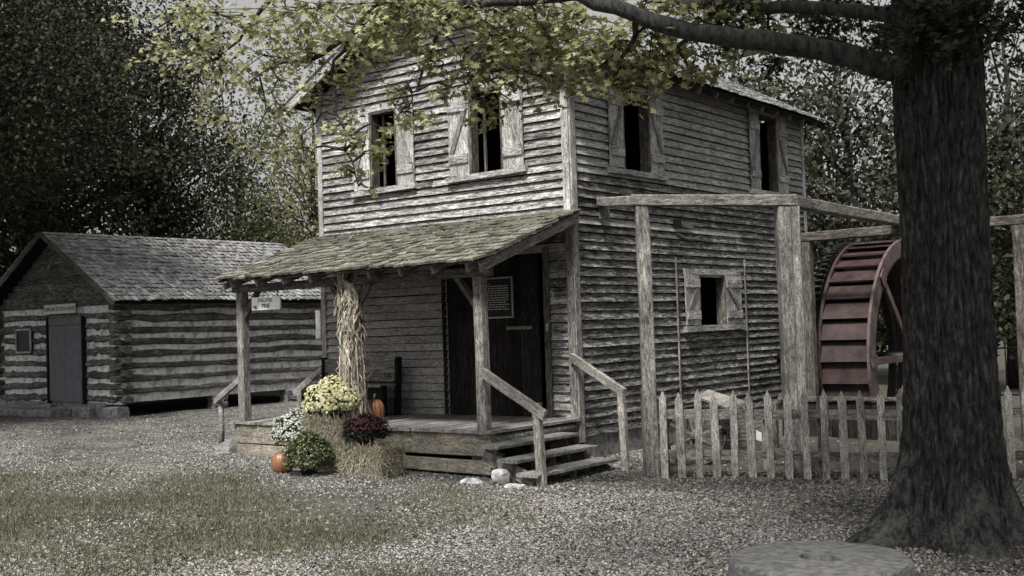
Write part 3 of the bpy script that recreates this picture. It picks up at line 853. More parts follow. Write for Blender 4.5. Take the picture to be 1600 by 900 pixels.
# ------------------------------------------------------------------ bench on the porch
be = thing('porch_bench', 'dark wooden bench with carved plank back behind the corn bundle on the porch', 'bench', (-3.9, -0.4, 0.48))
plank('seat', (-4.62, -0.50, 0.93), (-3.02, -0.50, 0.93), 0.36, 0.035, M['rail'], be, (0, 1, 0))
for zz in (1.03, 1.15, 1.26):
    plank('back_board', (-4.58, -0.30, zz), (-3.07, -0.30, zz), 0.105, 0.025, M['post'], be, (0, 0, 1))
for x in (-4.6, -3.02):
    plank('end_panel', (x, -0.33, 0.48), (x, -0.28, 1.34), 0.10, 0.05, M['inner'], be, (0, 1, 0))
    plank('end_panel', (x, -0.62, 0.48), (x, -0.62, 0.93), 0.10, 0.05, M['inner'], be, (0, 1, 0))
plank('apron', (-4.58, -0.60, 0.70), (-3.05, -0.60, 0.70), 0.40, 0.03, M['inner'], be, (0, 0, 1))
letters('carving', '1)))', 0.11, M['inner'], be, Matrix.Translation((-3.22, -0.317, 1.06)) @ RX90)

# ------------------------------------------------------------------ corn bundle
def ribbons(n, fn, seg=4):
    V = []; F = []
    for i in range(n):
        p, d, L, w, side, droop = fn(i)
        o = len(V)
        tw = random.uniform(-1.4, 1.4)
        for s in range(seg + 1):
            f = s / seg
            q = p + d * (L * f) + Vector((0, 0, -droop * f * f)) + side * (0.03 * math.sin(f * 4 + i))
            ww = w * (1 - f * 0.85) * (0.4 + 0.6 * min(1, f * 4 + .3))
            sd = (side * math.cos(tw * f) + d.cross(side) * math.sin(tw * f)) * ww
            V += [q - sd, q + sd]
        for s in range(seg):
            a = o + s * 2
            F.append((a, a + 1, a + 3, a + 2))
    return np.array([tuple(v) for v in V]), np.array(F)
cb = thing('corn_bundle', 'tall bundle of dry corn stalks tied to the middle porch post', 'corn stalks', (-2.34, -1.9, 0.48))
def crad(z): return 0.145 + 0.02 * math.sin(z * 3.1) + (0.035 if z < 1.0 else 0)
lst = []
for k in range(46):
    a = random.uniform(0, 6.283); r = crad(.6) * math.sqrt(random.random()); r2_ = crad(2.2) * .7 * math.sqrt(random.random())
    lst.append(([(-2.34 + r * math.cos(a), -1.9 + r * math.sin(a), 0.485), (-2.34 + r * .8 * math.cos(a), -1.9 + r * .8 * math.sin(a), 1.4), (-2.34 + r2_ * math.cos(a), -1.9 + r2_ * math.sin(a), random.uniform(2.2, 2.40))], [.014, .012, .008]))
tubes('corn_stalk', lst, M['husk'], cb, kind='stuff')
def cfn(i):
    z = random.uniform(0.55, 2.4); a = random.uniform(0, 6.283); r = crad(z) * random.uniform(.6, 1.0)
    p = Vector((-2.34 + r * math.cos(a), -1.9 + r * math.sin(a), z))
    out = Vector((math.cos(a), math.sin(a), 0))
    up = random.choice((-1, -1, .8)) * random.uniform(.5, 1.0)
    d = (out * random.uniform(.02, .22) + Vector((0, 0, up)) + Vector((-out.y, out.x, 0)) * random.gauss(0, .22)).normalized()
    return p, d, random.uniform(.12, .30), random.uniform(.012, .026), Vector((-out.y, out.x, 0)), random.uniform(.0, .07)
V, F = ribbons(2000, cfn)
npmesh('corn_leaf', V, F, M['husk'], cb, kind='stuff')
for z in (1.05, 1.75):
    r = crad(z) + .012
    tube('twine', [(-2.34 + r * math.cos(t_ * .524), -1.9 + r * math.sin(t_ * .524), z) for t_ in range(13)], .008, M['straw'], cb, n=5)

# ------------------------------------------------------------------ straw bales
def bale(label, lo, hi, group='straw bales in front of the porch'):
    lo = Vector(lo); hi = Vector(hi)
    t_ = thing('straw_bale', label, 'straw bale', ((lo.x + hi.x) / 2, (lo.y + hi.y) / 2, lo.z), group)
    S = hi - lo
    nx, ny, nz = 8, 5, 4
    import bmesh
    bm = bmesh.new()
    bmesh.ops.create_cube(bm, size=1)
    bmesh.ops.subdivide_edges(bm, edges=bm.edges[:], cuts=5, use_grid_fill=True)
    for v in bm.verts:
        p = v.co.copy()
        c = Vector((max(-.42, min(.42, p.x)), max(-.40, min(.40, p.y)), max(-.40, min(.40, p.z))))
        d = p - c
        if d.length > .001: p = c + d.normalized() * min(d.length, .10)
        v.co = Vector((p.x * S.x, p.y * S.y, (p.z) * S.z)) + Vector((random.gauss(0, .006), random.gauss(0, .006), random.gauss(0, .004)))
    me = bpy.data.meshes.new('packed_core'); bm.to_mesh(me); bm.free()
    me.materials.append(M['strawcore'])
    reg(bpy.data.objects.new('packed_core', me), t_, Matrix.Translation((lo + hi) / 2))
    n = 2600
    V = []; F = []
    for i in range(n):
        f = random.random()
        if f < .45: p = Vector((random.uniform(lo.x, hi.x), lo.y + random.uniform(-.012, .012), random.uniform(lo.z, hi.z))); nrm = Vector((0, -1, 0))
        elif f < .72: p = Vector((random.uniform(lo.x, hi.x), random.uniform(lo.y, hi.y), hi.z + random.uniform(-.012, .01))); nrm = Vector((0, 0, 1))
        elif f < .9: p = Vector((hi.x + random.uniform(-.012, .012), random.uniform(lo.y, hi.y), random.uniform(lo.z, hi.z))); nrm = Vector((1, 0, 0))
        else: p = Vector((lo.x + random.uniform(-.01, .01), random.uniform(lo.y, hi.y), random.uniform(lo.z, hi.z))); nrm = Vector((-1, 0, 0))
        d = Vector((random.gauss(0, .35), random.gauss(0, .35), random.gauss(0, 1.0)))
        if nrm.z: d = Vector((random.gauss(0, 1), random.gauss(0, 1), 0))
        d = d - nrm * d.dot(nrm); d = (d.normalized() + nrm * (random.uniform(.02, .55) if random.random() < .35 else random.uniform(-.02, .1))).normalized()
        L = random.uniform(.05, .16); w = random.uniform(.0022, .005)
        s = d.cross(nrm).normalized() * w
        o = len(V)
        V += [p - s, p + s, p + d * L + s, p + d * L - s]; F.append((o, o + 1, o + 2, o + 3))
    npmesh('loose_straw', np.array([tuple(v) for v in V]), np.array(F), M['straw'], t_, kind='stuff')
    for f in (.3, .7):
        x = lo.x + S.x * f
        tube('twine', [(x, lo.y - .006, lo.z + .01), (x, lo.y - .006, hi.z - .02), (x, lo.y + .03, hi.z + .004), (x, hi.y - .03, hi.z + .004), (x, hi.y, lo.z + .02)], .004, M['stem'], t_, n=4)
    return t_
bale('straw bale on the ground at the right, below the dark red mum', (-1.90, -2.56, -0.07), (-1.20, -2.16, 0.27))
bale('upper straw bale below the yellow mum, stacked on another bale', (-2.82, -2.44, 0.28), (-2.02, -2.0, 0.58))
bale('lower straw bale mostly hidden behind the green mum', (-2.88, -2.48, -0.06), (-2.03, -2.02, 0.28))

# ------------------------------------------------------------------ mums
def leaf_quads(C, N, size, width=.5):
    """two-triangle folded leaves at centres C pointing along N"""
    n = len(C)
    N = N / np.linalg.norm(N, axis=1, keepdims=True)
    r = rng.normal(size=(n, 3)); S = np.cross(N, r); S /= np.linalg.norm(S, axis=1, keepdims=True)
    Up = np.cross(S, N)
    s = size[:, None]
    V = np.stack([C - N * s * .5, C + S * s * width * .5 + Up * s * .10, C + N * s * .5, C - S * s * width * .5 + Up * s * .10], 1).reshape(-1, 3)
    T = (np.arange(n)[:, None, None] * 4 + np.array([(0, 1, 2), (0, 2, 3)])[None]).reshape(-1, 3)
    return V, T
def mum(label, x, y, z, r, h, flower, nf, leafmat, fs=.028, topbias=0.0, pot_h=.16):
    t_ = thing('potted_mum', label, 'flowers', (x, y, z), 'potted mums around the straw bales')
    pr_ = r * .42
    lathe('pot', [(pr_ * .75, 0), (pr_ * .95, pot_h * .85), (pr_ * 1.08, pot_h * .86), (pr_ * 1.08, pot_h), (pr_ * .9, pot_h), (pr_ * .9, pot_h * .8)], M['pot'], t_, (x, y, z), 18)
    cz = z + pot_h + h * .28
    n = 2600
    d = rng.normal(size=(n, 3)); d /= np.linalg.norm(d, axis=1, keepdims=True)
    d[:, 2] = np.where(d[:, 2] < -.45, -d[:, 2], d[:, 2])
    rad = rng.uniform(.55, 1.0, n) ** .5
    lum = 1 + .10 * np.sin(d[:, 0] * 5 + 1) * np.cos(d[:, 1] * 4) + .05 * np.sin(d[:, 2] * 9 + d[:, 0] * 7)
    C = np.array([[x, y, cz]]) + d * (rad * lum)[:, None] * np.array([[r, r, h * .72]])
    V, T = leaf_quads(C, d + rng.normal(0, .8, (n, 3)), rng.uniform(.025, .055, n), .6)
    npmesh('foliage', V, T, leafmat, t_, kind='stuff')
    if nf:
        d = rng.normal(size=(nf * 3, 3)); d /= np.linalg.norm(d, axis=1, keepdims=True)
        d = d[(d[:, 2] > -.25 + topbias)][:nf]
        nf = len(d)
        lum = 1 + .10 * np.sin(d[:, 0] * 5 + 1) * np.cos(d[:, 1] * 4) + .05 * np.sin(d[:, 2] * 9 + d[:, 0] * 7)
        C = np.array([[x, y, cz]]) + d * (lum * rng.uniform(.97, 1.06, nf))[:, None] * np.array([[r, r, h * .72]])
        nrm = d + rng.normal(0, .25, (nf, 3)) + np.array([[0, 0, .25]]); nrm /= np.linalg.norm(nrm, axis=1, keepdims=True)
        q = rng.normal(size=(nf, 3)); S = np.cross(nrm, q); S /= np.linalg.norm(S, axis=1, keepdims=True); U = np.cross(nrm, S)
        sz = fs * rng.uniform(.65, 1.15, nf)
        ring = []
        K = 8
        for k in range(K):
            a = 2 * math.pi * k / K
            rr = (sz * (1.0 if k % 2 == 0 else .72))[:, None]
            ring.append(C + (S * math.cos(a) + U * math.sin(a)) * rr)
        ring.append(C + nrm * (sz * .55)[:, None])
        V = np.stack(ring, 1).reshape(-1, 3)
        T = (np.arange(nf)[:, None, None] * 9 + np.array([(k, (k + 1) % K, 8) for k in range(K)])[None]).reshape(-1, 3)
        npmesh('blossom', V, T, flower, t_, kind='stuff')
mum('round yellow mum in full bloom on top of the stacked bale by the corn', -2.48, -2.14, 0.58, 0.34, 0.44, M['yellow'], 1100, M['mum_leaf'], .028, pot_h=.09)
mum('white mum beside the porch edge, left of the stacked bales', -2.98, -2.34, 0.13, 0.30, 0.40, M['whitepetal'], 900, M['mum_leaf'], .020)
mum('green mum in bud standing on the ground by the lower pumpkin', -2.24, -2.80, -0.07, 0.29, 0.42, M['budpetal'], 260, M['mum_leaf'], .013, pot_h=.12)
mum('dark red mum sitting on the right-hand bale below the upper pumpkin', -1.64, -2.38, 0.28, 0.27, 0.30, M['redpetal'], 330, M['mum_dark'], .018, topbias=.45, pot_h=.10)
ps_ = box('plant_stand', (-3.14, -2.46, -0.08), (-2.90, -2.22, 0.13), M['beam']); tag(ps_, 'dark wooden block under the white mum, beside the bales', 'plant stand')

# ------------------------------------------------------------------ pumpkins
def pumpkin(label, x, y, z, r, h, lean=0.0):
    t_ = thing('pumpkin', label, 'pumpkin', (x, y, z), 'pumpkins by the porch')
    prof = []
    for i in range(15):
        a = math.pi * i / 14
        rr = (math.sin(a) ** .72) * r; zz = h * .5 - math.cos(a) * h * .5
        if i == 14: rr, zz = r * .06, h * .93
        if i == 13: rr, zz = r * .28, h * .975
        if i == 0: rr, zz = r * .25, 0.0
        prof.append((max(rr, .01), zz))
    lathe('body', prof, M['pumpkin'], t_, (x, y, z), 60, lambda a, i: 1 - .085 * (abs(math.cos(a * 6)) ** .6 < .35) * 0 - .07 * (1 - abs(math.sin(a * 6))) ** 1.5)
    tube('stem', [(x, y, z + h * .92), (x + .006, y, z + h + .02), (x + .03 + lean, y - .01, z + h + .065)], [.022, .015, .018], M['stem'], t_, n=8)
pumpkin('orange pumpkin on the ground at the left foot of the bales', -2.62, -2.92, -0.06, 0.135, 0.29, .01)
pumpkin('orange pumpkin up on the porch floor beside the bench', -2.33, -1.52, 0.482, 0.145, 0.33)

# ------------------------------------------------------------------ rocks
def rock(label, loc, size, mat, seed, group):
    import bmesh
    r_ = random.Random(seed)
    bm = bmesh.new(); bmesh.ops.create_icosphere(bm, subdivisions=3, radius=1)
    ax = [Vector((r_.gauss(0, 1), r_.gauss(0, 1), r_.gauss(0, 1))).normalized() for _ in range(9)]
    cut = [r_.uniform(.55, .85) for _ in range(9)]
    for v in bm.verts:
        p = v.co.copy()
        for a, c in zip(ax, cut):
            d = p.dot(a)
            if d > c: p -= a * (d - c) * .9
        p += p.normalized() * r_.gauss(0, .012)
        v.co = Vector((p.x * size[0], p.y * size[1], p.z * size[2]))
    me = bpy.data.meshes.new('rock'); bm.to_mesh(me); bm.free(); me.materials.append(mat)
    o = bpy.data.objects.new('rock', me); reg(o, None, Matrix.Translation(Vector(loc)) @ Matrix.Rotation(r_.uniform(0, 6), 4, 'Z'))
    tag(o, label, 'rock', group)
gr_a, gr_b = 'white rocks by the wooden steps', 'grey rocks at the left porch corner'
rock('white pointed rock against the porch corner, largest beside the steps', (0.37, -2.18, -0.03), (.15, .12, .12), M['palestone'], 3, gr_a)
rock('flat white rock on the gravel left of the pointed white rock', (0.02, -2.32, -0.10), (.15, .10, .07), M['palestone'], 4, gr_a)
rock('small flat white rock at the foot of the step stringer', (0.68, -2.32, -0.10), (.13, .10, .06), M['palestone'], 5, gr_a)
rock('large grey boulder resting on the ground at the porch corner', (-5.05, -1.72, 0.10), (.26, .22, .16), M['stone'], 6, gr_b)
rock('grey boulder stacked behind the porch corner, highest of its pile', (-5.0, -1.45, 0.30), (.20, .18, .13), M['stone'], 7, gr_b)
rock('low grey rock lying by the foot of the crooked rail post', (-5.45, -1.62, 0.0), (.24, .18, .09), M['stone'], 8, gr_b)
rock('small grey rock half buried in front of the large boulder', (-4.95, -2.05, 0.0), (.16, .12, .06), M['stone'], 9, gr_b)
tag(plank('stone_slab', (-5.4, -1.1, 0.33), (-4.85, -1.1, 0.33), .35, .09, M['stone'], None, (0, 1, 0), cham=.02, jit=.012), 'flat stone step slab beside the left end of the porch', 'stone step')

# ------------------------------------------------------------------ log cabin
cab = thing('log_cabin', 'low log cabin with shingled gable roof and blue-grey door left of the mill', 'cabin', (-15.8, 5, 0))
CX0, CX1, CY0, CY1 = -18.35, -13.20, 1.75, 8.4
boxes('chinking', [((CX0 + .06, CY0 + .05, 0.30), (CX1 - .06, CY0 + .15, 2.50)), ((CX1 - .15, CY0 + .152, 0.34), (CX1 - .05, CY1 - .05, 2.50)), ((CX0 + .05, CY0 + .152, 0.3), (CX0 + .15, CY1 - .05, 2.5)), ((CX0 + .16, CY1 - .15, 0.3), (CX1 - .152, CY1 - .05, 2.5))], M['chink'], cab)
def log(a, b, h, w, mat=None):
    """hewn log: flattened faces, wavy edges"""
    Mw, L = frame(a, b, (0, 0, 1))
    n = 8; segs = 13; dr = random.gauss(0, h * .28); h *= random.uniform(.82, 1.22)
    V = []; F = []
    for s in range(segs + 1):
        f = s / segs
        hh = h * (1 + random.gauss(0, .13)); ww = w * (1 + random.gauss(0, .06)); dz = random.gauss(0, h * .09) + dr * (f - .5)
        ring = [(-.5, -.30), (-.32, -.5), (.32, -.5), (.5, -.30), (.5, .3), (.32, .5), (-.32, .5), (-.5, .3)]
        for p, q in ring: V.append((L * f, p * hh + dz, q * ww + random.gauss(0, .004)))
    for s in range(segs):
        for k in range(n):
            a0 = s * n + k; b0 = s * n + (k + 1) % n
            F.append((a0, b0, b0 + n, a0 + n))
    F.append(tuple(reversed(range(n)))); F.append(tuple(range(segs * n, segs * n + n)))
    pymesh('log', V, F, mat or M['log'], cab, Mw)
NL = 8
sp_ = (2.50 - .36) / NL
for i in range(NL):
    zc = .40 + i * sp_ + sp_ * .5
    h = sp_ * random.uniform(.48, .62)
    log((CX1 - .10, CY0 - .16, zc + .06), (CX1 - .10, CY1 + .15, zc + .02), h, .19)
    zf = zc - sp_ * .42
    for (u, v) in (((CX0 - .15, -16.06), (-14.60, CX1 + .14)) if zf < 2.25 else ((CX0 - .15, CX1 + .14),)):
        log((u, CY0 + .10, zf + random.uniform(-.01, .01)), (v, CY0 + .10, zf), h, .19)
    log((CX0 + .1, CY0 - .15, zc), (CX0 + .1, CY1 + .1, zc), h, .18)
log((CX1 - .06, CY0 - .2, 2.54), (CX1 - .06, CY1 + .2, 2.52), .17, .2)
# gable boards
zz = 2.50; AP = 4.13; cxm = (CX0 + CX1) / 2
gv2 = [(CX0, CY0 + .07, 2.5), (CX1, CY0 + .07, 2.5), (cxm, CY0 + .07, AP)]
gv2 += [(x, y + .06, z) for x, y, z in gv2]
pymesh('gable_wall', gv2, [(0, 1, 2), (5, 4, 3), (0, 3, 4, 1), (1, 4, 5, 2), (2, 5, 3, 0)], M['inner'], cab)
while zz < AP - .1:
    hw = (CX1 - CX0) / 2 * (AP - zz - .03) / (AP - 2.5)
    plank('gable_board', (cxm - hw - .05, CY0 + .045, zz + .075), (cxm + hw + .05, CY0 + .045, zz + .075 + random.uniform(-.01, .01)), .15, .03, M['log'], cab, (0, 0.12, 1), segs=4, jit=.006)
    zz += .142
# roof
RZ = 4.22; EX = 2.86; EZ = 2.52
cr_v = []
for yy in (CY0 - .30, CY1 + .12):
    cr_v += [(cxm - EX, yy, EZ + .03), (cxm, yy, RZ), (cxm + EX, yy, EZ + .03), (cxm - EX, yy, EZ - .03), (cxm, yy, RZ - .06), (cxm + EX, yy, EZ - .03)]
cro = pymesh('roof', cr_v, [(0, 6, 7, 1), (1, 7, 8, 2), (3, 4, 10, 9), (4, 5, 11, 10), (0, 1, 4, 3), (1, 2, 5, 4), (6, 9, 10, 7), (7, 10, 11, 8), (0, 3, 9, 6), (2, 8, 11, 5)], M['inner'], cab)
s3 = math.hypot(EX, RZ - EZ - .03); c3, n3 = EX / s3, (RZ - EZ - .03) / s3
shingle_stuff('roof_shingles', shingle_arrays((cxm + EX + .04, CY0 - .34, EZ + .01), (0, 1, 0), (-c3, 0, n3), (n3, 0, c3), CY1 - CY0 + .5, s3 + .06, 18, .10, .2, thick=.03, lift=.045), M['roof'], cro)
shingle_stuff('roof_shingles', shingle_arrays((cxm - EX - .04, CY0 - .34, EZ + .01), (0, 1, 0), (c3, 0, n3), (-n3, 0, c3), CY1 - CY0 + .5, s3 + .06, 18, .10, .2, thick=.03, lift=.045), M['roof'], cro)
for s in (-1, 1):
    plank('rake_board', (cxm + s * (EX + .02), CY0 - .33, EZ - .01), (cxm, CY0 - .33, RZ - .01), .12, .03, M['beam'], cro, (0, 0, 1))
cd = plank('door', (-15.66, CY0 - .02, 0.36), (-15.66, CY0 - .02, 2.08), .66, .05, M['cabdoor'], cab, (1, 0, 0), jit=.001)
plank('door_board', (-14.99, CY0 - .02, 0.36), (-14.99, CY0 - .02, 2.08), .66, .05, M['cabdoor'], cd, (1, 0, 0), jit=.001)
plank('transom', (-16.0, CY0 - .02, 2.18), (-14.65, CY0 - .02, 2.18), .17, .05, M['cabdoor'], cd, (0, 0, 1), jit=.001)
plank('door_frame', (-14.60, CY0 - .02, 0.3), (-14.60, CY0 - .02, 2.28), .06, .09, M['inner'], cab, (1, 0, 0))
plank('door_frame', (-16.05, CY0 - .02, 0.3), (-16.05, CY0 - .02, 2.28), .06, .09, M['inner'], cab, (1, 0, 0))
wf = box('window', (-17.42, CY0 - .03, 1.5), (-16.82, CY0 + .05, 2.02), M['black'], cab)
for a, b_, wd in (((-17.44, CY0 - .04, 2.03), (-16.80, CY0 - .04, 2.03), (0, 0, 1)), ((-17.44, CY0 - .04, 1.49), (-16.80, CY0 - .04, 1.49), (0, 0, 1)), ((-16.80, CY0 - .04, 1.51), (-16.80, CY0 - .04, 2.01), (1, 0, 0)), ((-17.43, CY0 - .04, 1.51), (-17.43, CY0 - .04, 2.01), (1, 0, 0))):
    plank('window_frame', a, b_, .04, .03, M['trim'], wf, wd, segs=1)
boxes('foundation', [((CX0, CY0 + .02, -.1), (-13.9, CY0 + .25, .33))], M['stone'], cab)
for k, (x0, x1) in enumerate(((-18.4, -17.6), (-17.55, -16.7), (-16.65, -15.8), (-15.75, -14.9), (-14.85, -14.2), (-13.65, -13.1))):
    plank('foundation_stone', (x0, CY0 - .03, .10 + .02 * (k % 2)), (x1, CY0 - .03, .11), .22 + .04 * (k % 3), .3, M['stone'], cab, (0, 0, 1), cham=.04, jit=.02)
for y0 in (4.2, 6.4, 7.9):
    for q in range(3):
        plank('foundation_stone', (CX1 - .12, y0 + random.uniform(-.03, .03), -.02 + q * .15), (CX1 - .12, y0 + .38, -.02 + q * .15), .145, .3, M['stone'], cab, (0, 0, 1), cham=.03, jit=.015)
ss = thing('school_sign', 'long grey board lettered in dark capitals above the blue-grey cabin door', 'sign', (-15.45, CY0 - .08, 2.37))
box('board', (-16.10, CY0 - .09, 2.36), (-14.82, CY0 - .06, 2.575), M['greysign'], ss)
letters('lettering', 'TOMLONS SCHOOL HOUSE', 0.125, M['ink'], ss, Matrix.Translation((-15.46, CY0 - .093, 2.465)) @ RX90 @ Matrix.Scale(.82, 4, Vector((1, 0, 0))))
tag(plank('stone_sill', (-18.8, 1.30, 0.12), (-14.9, 1.30, 0.10), .5, .2, M['stone'], None, (0, 1, 0), cham=.05, segs=8, jit=.03), 'long low stone step lying before the cabin front', 'stone step')

# ------------------------------------------------------------------ water wheel
wh = thing('water_wheel', 'tall maroon overshot water wheel with stepped buckets behind the picket fence', 'water wheel', (2.0, 6.26, 0))
WX0, WX1, WY, WZ, WR = 1.62, 2.40, 6.26, 1.02, 1.95
def annulus(name, x, r0, r1, th, mat, n=64):
    V = []; F = []
    for k in range(n):
        a = 2 * math.pi * k / n
        for (r, dx) in ((r0, -th / 2), (r1, -th / 2), (r1, th / 2), (r0, th / 2)):
            V.append((dx, r * math.cos(a), r * math.sin(a)))
    for k in range(n):
        a = k * 4; b = ((k + 1) % n) * 4
        for j in range(4):
            F.append((a + j, a + (j + 1) % 4, b + (j + 1) % 4, b + j))
    return pymesh(name, V, F, mat, wh, Matrix.Translation((x, WY, WZ)))
annulus('rim', WX1, WR - .26, WR, .045, M['rim_paint'])
annulus('rim', WX0, WR - .26, WR, .045, M['paint_wheel'])
annulus('drum', (WX0 + WX1) / 2, WR - .285, WR - .262, WX1 - WX0 + .04, M['paint_wheel'])
NB = 36
for k in range(NB):
    a = 2 * math.pi * k / NB
    # board runs from the outer edge inward and along the turn, so that each step overhangs the next
    po_ = Vector((0, WR * .995 * math.cos(a), WR * .995 * math.sin(a)))
    a2 = a - .168
    pi_ = Vector((0, (WR - .10) * math.cos(a2), (WR - .10) * math.sin(a2)))
    c0 = Vector((WX0 + .022, WY, WZ))
    mid = (po_ + pi_) / 2 + c0
    w = (po_ - pi_).length
    plank('bucket_board', mid, mid + Vector((WX1 - WX0 - .046, 0, 0)), w, .028, M['paint_wheel'], wh, (po_ - pi_), segs=2, jit=.004)
for xx, mt_ in ((WX1 + .03, M['rim_paint']), (WX0 - .03, M['paint_wheel'])):
    for k in range(8):
        a = 2 * math.pi * k / 8
        d = Vector((0, math.cos(a), math.sin(a)))
        sp1 = plank('spoke', Vector((xx, WY, WZ)) + d * .16, Vector((xx, WY, WZ)) + d * (WR - .06), .11, .04, mt_, wh, (0, -d.z, d.y))
        if xx > 2:
            plate = plank('gusset_plate', Vector((xx + .025, WY, WZ)) + d * (WR - .24), Vector((xx + .025, WY, WZ)) + d * (WR - .02), .19, .012, mt_, sp1, (0, -d.z, d.y), segs=1, jit=.001)
    lathe_o = tube('hub', [(xx - .06, WY, WZ), (xx + .06, WY, WZ)], .26, M['iron'], wh, n=20, smooth=False)
tube('axle', [(0.05, WY, WZ), (3.25, WY, WZ)], .09, M['iron'], wh, n=14)
g_ = annulus('gear_ring', WX0 - .16, WR - .22, WR - .06, .10, M['iron'])
V = []; F = []
for k in range(96):
    a = 2 * math.pi * k / 96
    o = len(V)
    for dx in (-.05, .05):
        for (r, da) in ((WR - .07, -.018), (WR + .02, -.010), (WR + .02, .010), (WR - .07, .018)):
            V.append((dx, r * math.cos(a + da), r * math.sin(a + da)))
    F += [tuple(o + q for q in f) for f in ((0, 1, 2, 3), (7, 6, 5, 4), (0, 4, 5, 1), (1, 5, 6, 2), (2, 6, 7, 3))]
pymesh('gear_teeth', V, F, M['iron'], wh, Matrix.Translation((WX0 - .16, WY, WZ)))['kind'] = 'stuff'

pw = thing('wheel_pit_wall', 'low dark plank wall behind the pickets at the foot of the water wheel', 'plank wall', (2.1, 3.7, -.1))
for k in range(9): plank('plank', (1.33 + k * .2, 3.72 + random.uniform(-.01, .01), -.2), (1.33 + k * .2, 3.72, .47 + random.uniform(-.02, .02)), .19, .03, M['door'], pw, (1, 0, 0))
plank('cap_rail', (1.2, 3.70, .51), (3.05, 3.70, .51), .05, .08, M['beam'], pw, (0, 0, 1))

# ------------------------------------------------------------------ timber frame (old flume support)
fl = thing('flume_frame', 'grey timber post-and-beam frame standing before the mill side wall', 'timber frame', (2.4, 0, -.1))
plank('post', (1.66, -0.88, -0.2), (1.63, -0.88, 3.13), 0.165, 0.15, M['post'], fl, CR, segs=6, cham=.015, jit=.008)
plank('post', (3.02, 0.10, -0.2), (3.00, 0.10, 3.06), 0.17, 0.22, M['post'], fl, CR, segs=6, cham=.015, jit=.006)
plank('post', (3.16, 0.06, -0.2), (3.15, 0.08, 3.05), 0.10, 0.16, M['rail'], fl, CR, segs=6, cham=.012, jit=.006)
plank('beam', (1.53, -0.97, 3.205), (3.15, 0.14, 3.128), 0.135, 0.15, M['post'], fl, (0, 0, 1), segs=5, cham=.012)
plank('beam', (1.56, -0.80, 3.215), (0.02, 0.68, 3.44), 0.12, 0.12, M['rail'], fl, (0, 0, 1), segs=4, cham=.01)
plank('bracket', (0.07, 0.70, 3.20), (0.07, 0.70, 3.38), 0.13, 0.10, M['post'], fl, (0, 1, 0), segs=1)
plank('beam', (3.07, 0.22, 3.125), (3.05, 4.0, 3.10), 0.135, 0.15, M['post'], fl, (0, 0, 1), segs=5, cham=.012)
plank('beam', (1.35, 4.05, 2.965), (5.2, 4.05, 2.985), 0.14, 0.14, M['beam'], fl, (0, 0, 1), segs=5, cham=.012)
plank('post', (1.60, 4.05, -0.2), (1.60, 4.05, 2.89), 0.16, 0.16, M['beam'], fl, (1, 0, 0), segs=4, cham=.012)
plank('post', (4.70, 4.05, -0.2), (4.70, 4.05, 2.91), 0.16, 0.16, M['beam'], fl, (1, 0, 0), segs=4, cham=.012)

# ------------------------------------------------------------------ picket fence
pf = thing('picket_fence', 'weathered pointed picket fence between the timber post and the big tree', 'fence', (3, -0.5, -.1))
FA = Vector((1.83, -0.98, -.1)); FB = Vector((4.62, 0.02, -.1))
fd = (FB - FA).normalized(); fn_ = Vector((fd.y, -fd.x, 0))
def picket(p, h, lean, par, wd, w=.085, t=.025):
    V = [(-w / 2, 0), (w / 2, 0), (w / 2, h - .10), (0, h), (-w / 2, h - .10)]
    Vs = [(z, -x, -t / 2) for x, z in V] + [(z, -x, t / 2) for x, z in V]
    F = [(0, 4, 3, 2, 1), (5, 6, 7, 8, 9)] + [(k, (k + 1) % 5, (k + 1) % 5 + 5, k + 5) for k in range(5)]
    Mw, L = frame(p, p + Vector((lean * wd.x, lean * wd.y, 1)), wd)
    pymesh('picket', Vs, F, M['fence'], par, Mw)
LF = (FB - FA).length
for k in range(15):
    f = (k + .25) / 14.6
    p = FA + fd * (LF * f) + fn_ * .05 + Vector((0, 0, -.04 + random.uniform(-.02, .01)))
    picket(p, 1.06 + random.uniform(-.02, .025), random.uniform(-.025, .012), pf, fd, .085 + random.uniform(-.006, .006))
for zz in (.73, .26):
    plank('rail', FA + Vector((0, 0, zz + .02)), FA + fd * (LF * .62) + Vector((0, 0, zz)), .11, .04, M['post'], pf, (0, 0, 1), segs=4)
    plank('rail', FA + fd * (LF * .622) + Vector((0, 0, zz)), FB + Vector((0, 0, zz - .01)), .11, .04, M['post'], pf, (0, 0, 1), segs=4)
for f in (.012, .62, .99):
    plank('fence_post', FA + fd * (LF * f) - fn_ * .08 + Vector((0, 0, -.1)), FA + fd * (LF * f) - fn_ * .08 + Vector((0, 0, .93)), .09, .09, M['beam'], pf, fd)
# dark gate post beside the steps
gp = thing('gate_post', 'dark split gate post between the steps and the picket fence', 'post', (1.35, -0.7, -.1))
plank('post', (1.36, -0.55, -.15), (1.36, -0.55, .92), .07, .07, M['beam'], gp, CR)
plank('split_board', (1.47, -0.50, -.15), (1.47, -0.50, .90), .05, .04, M['post'], gp, CR)
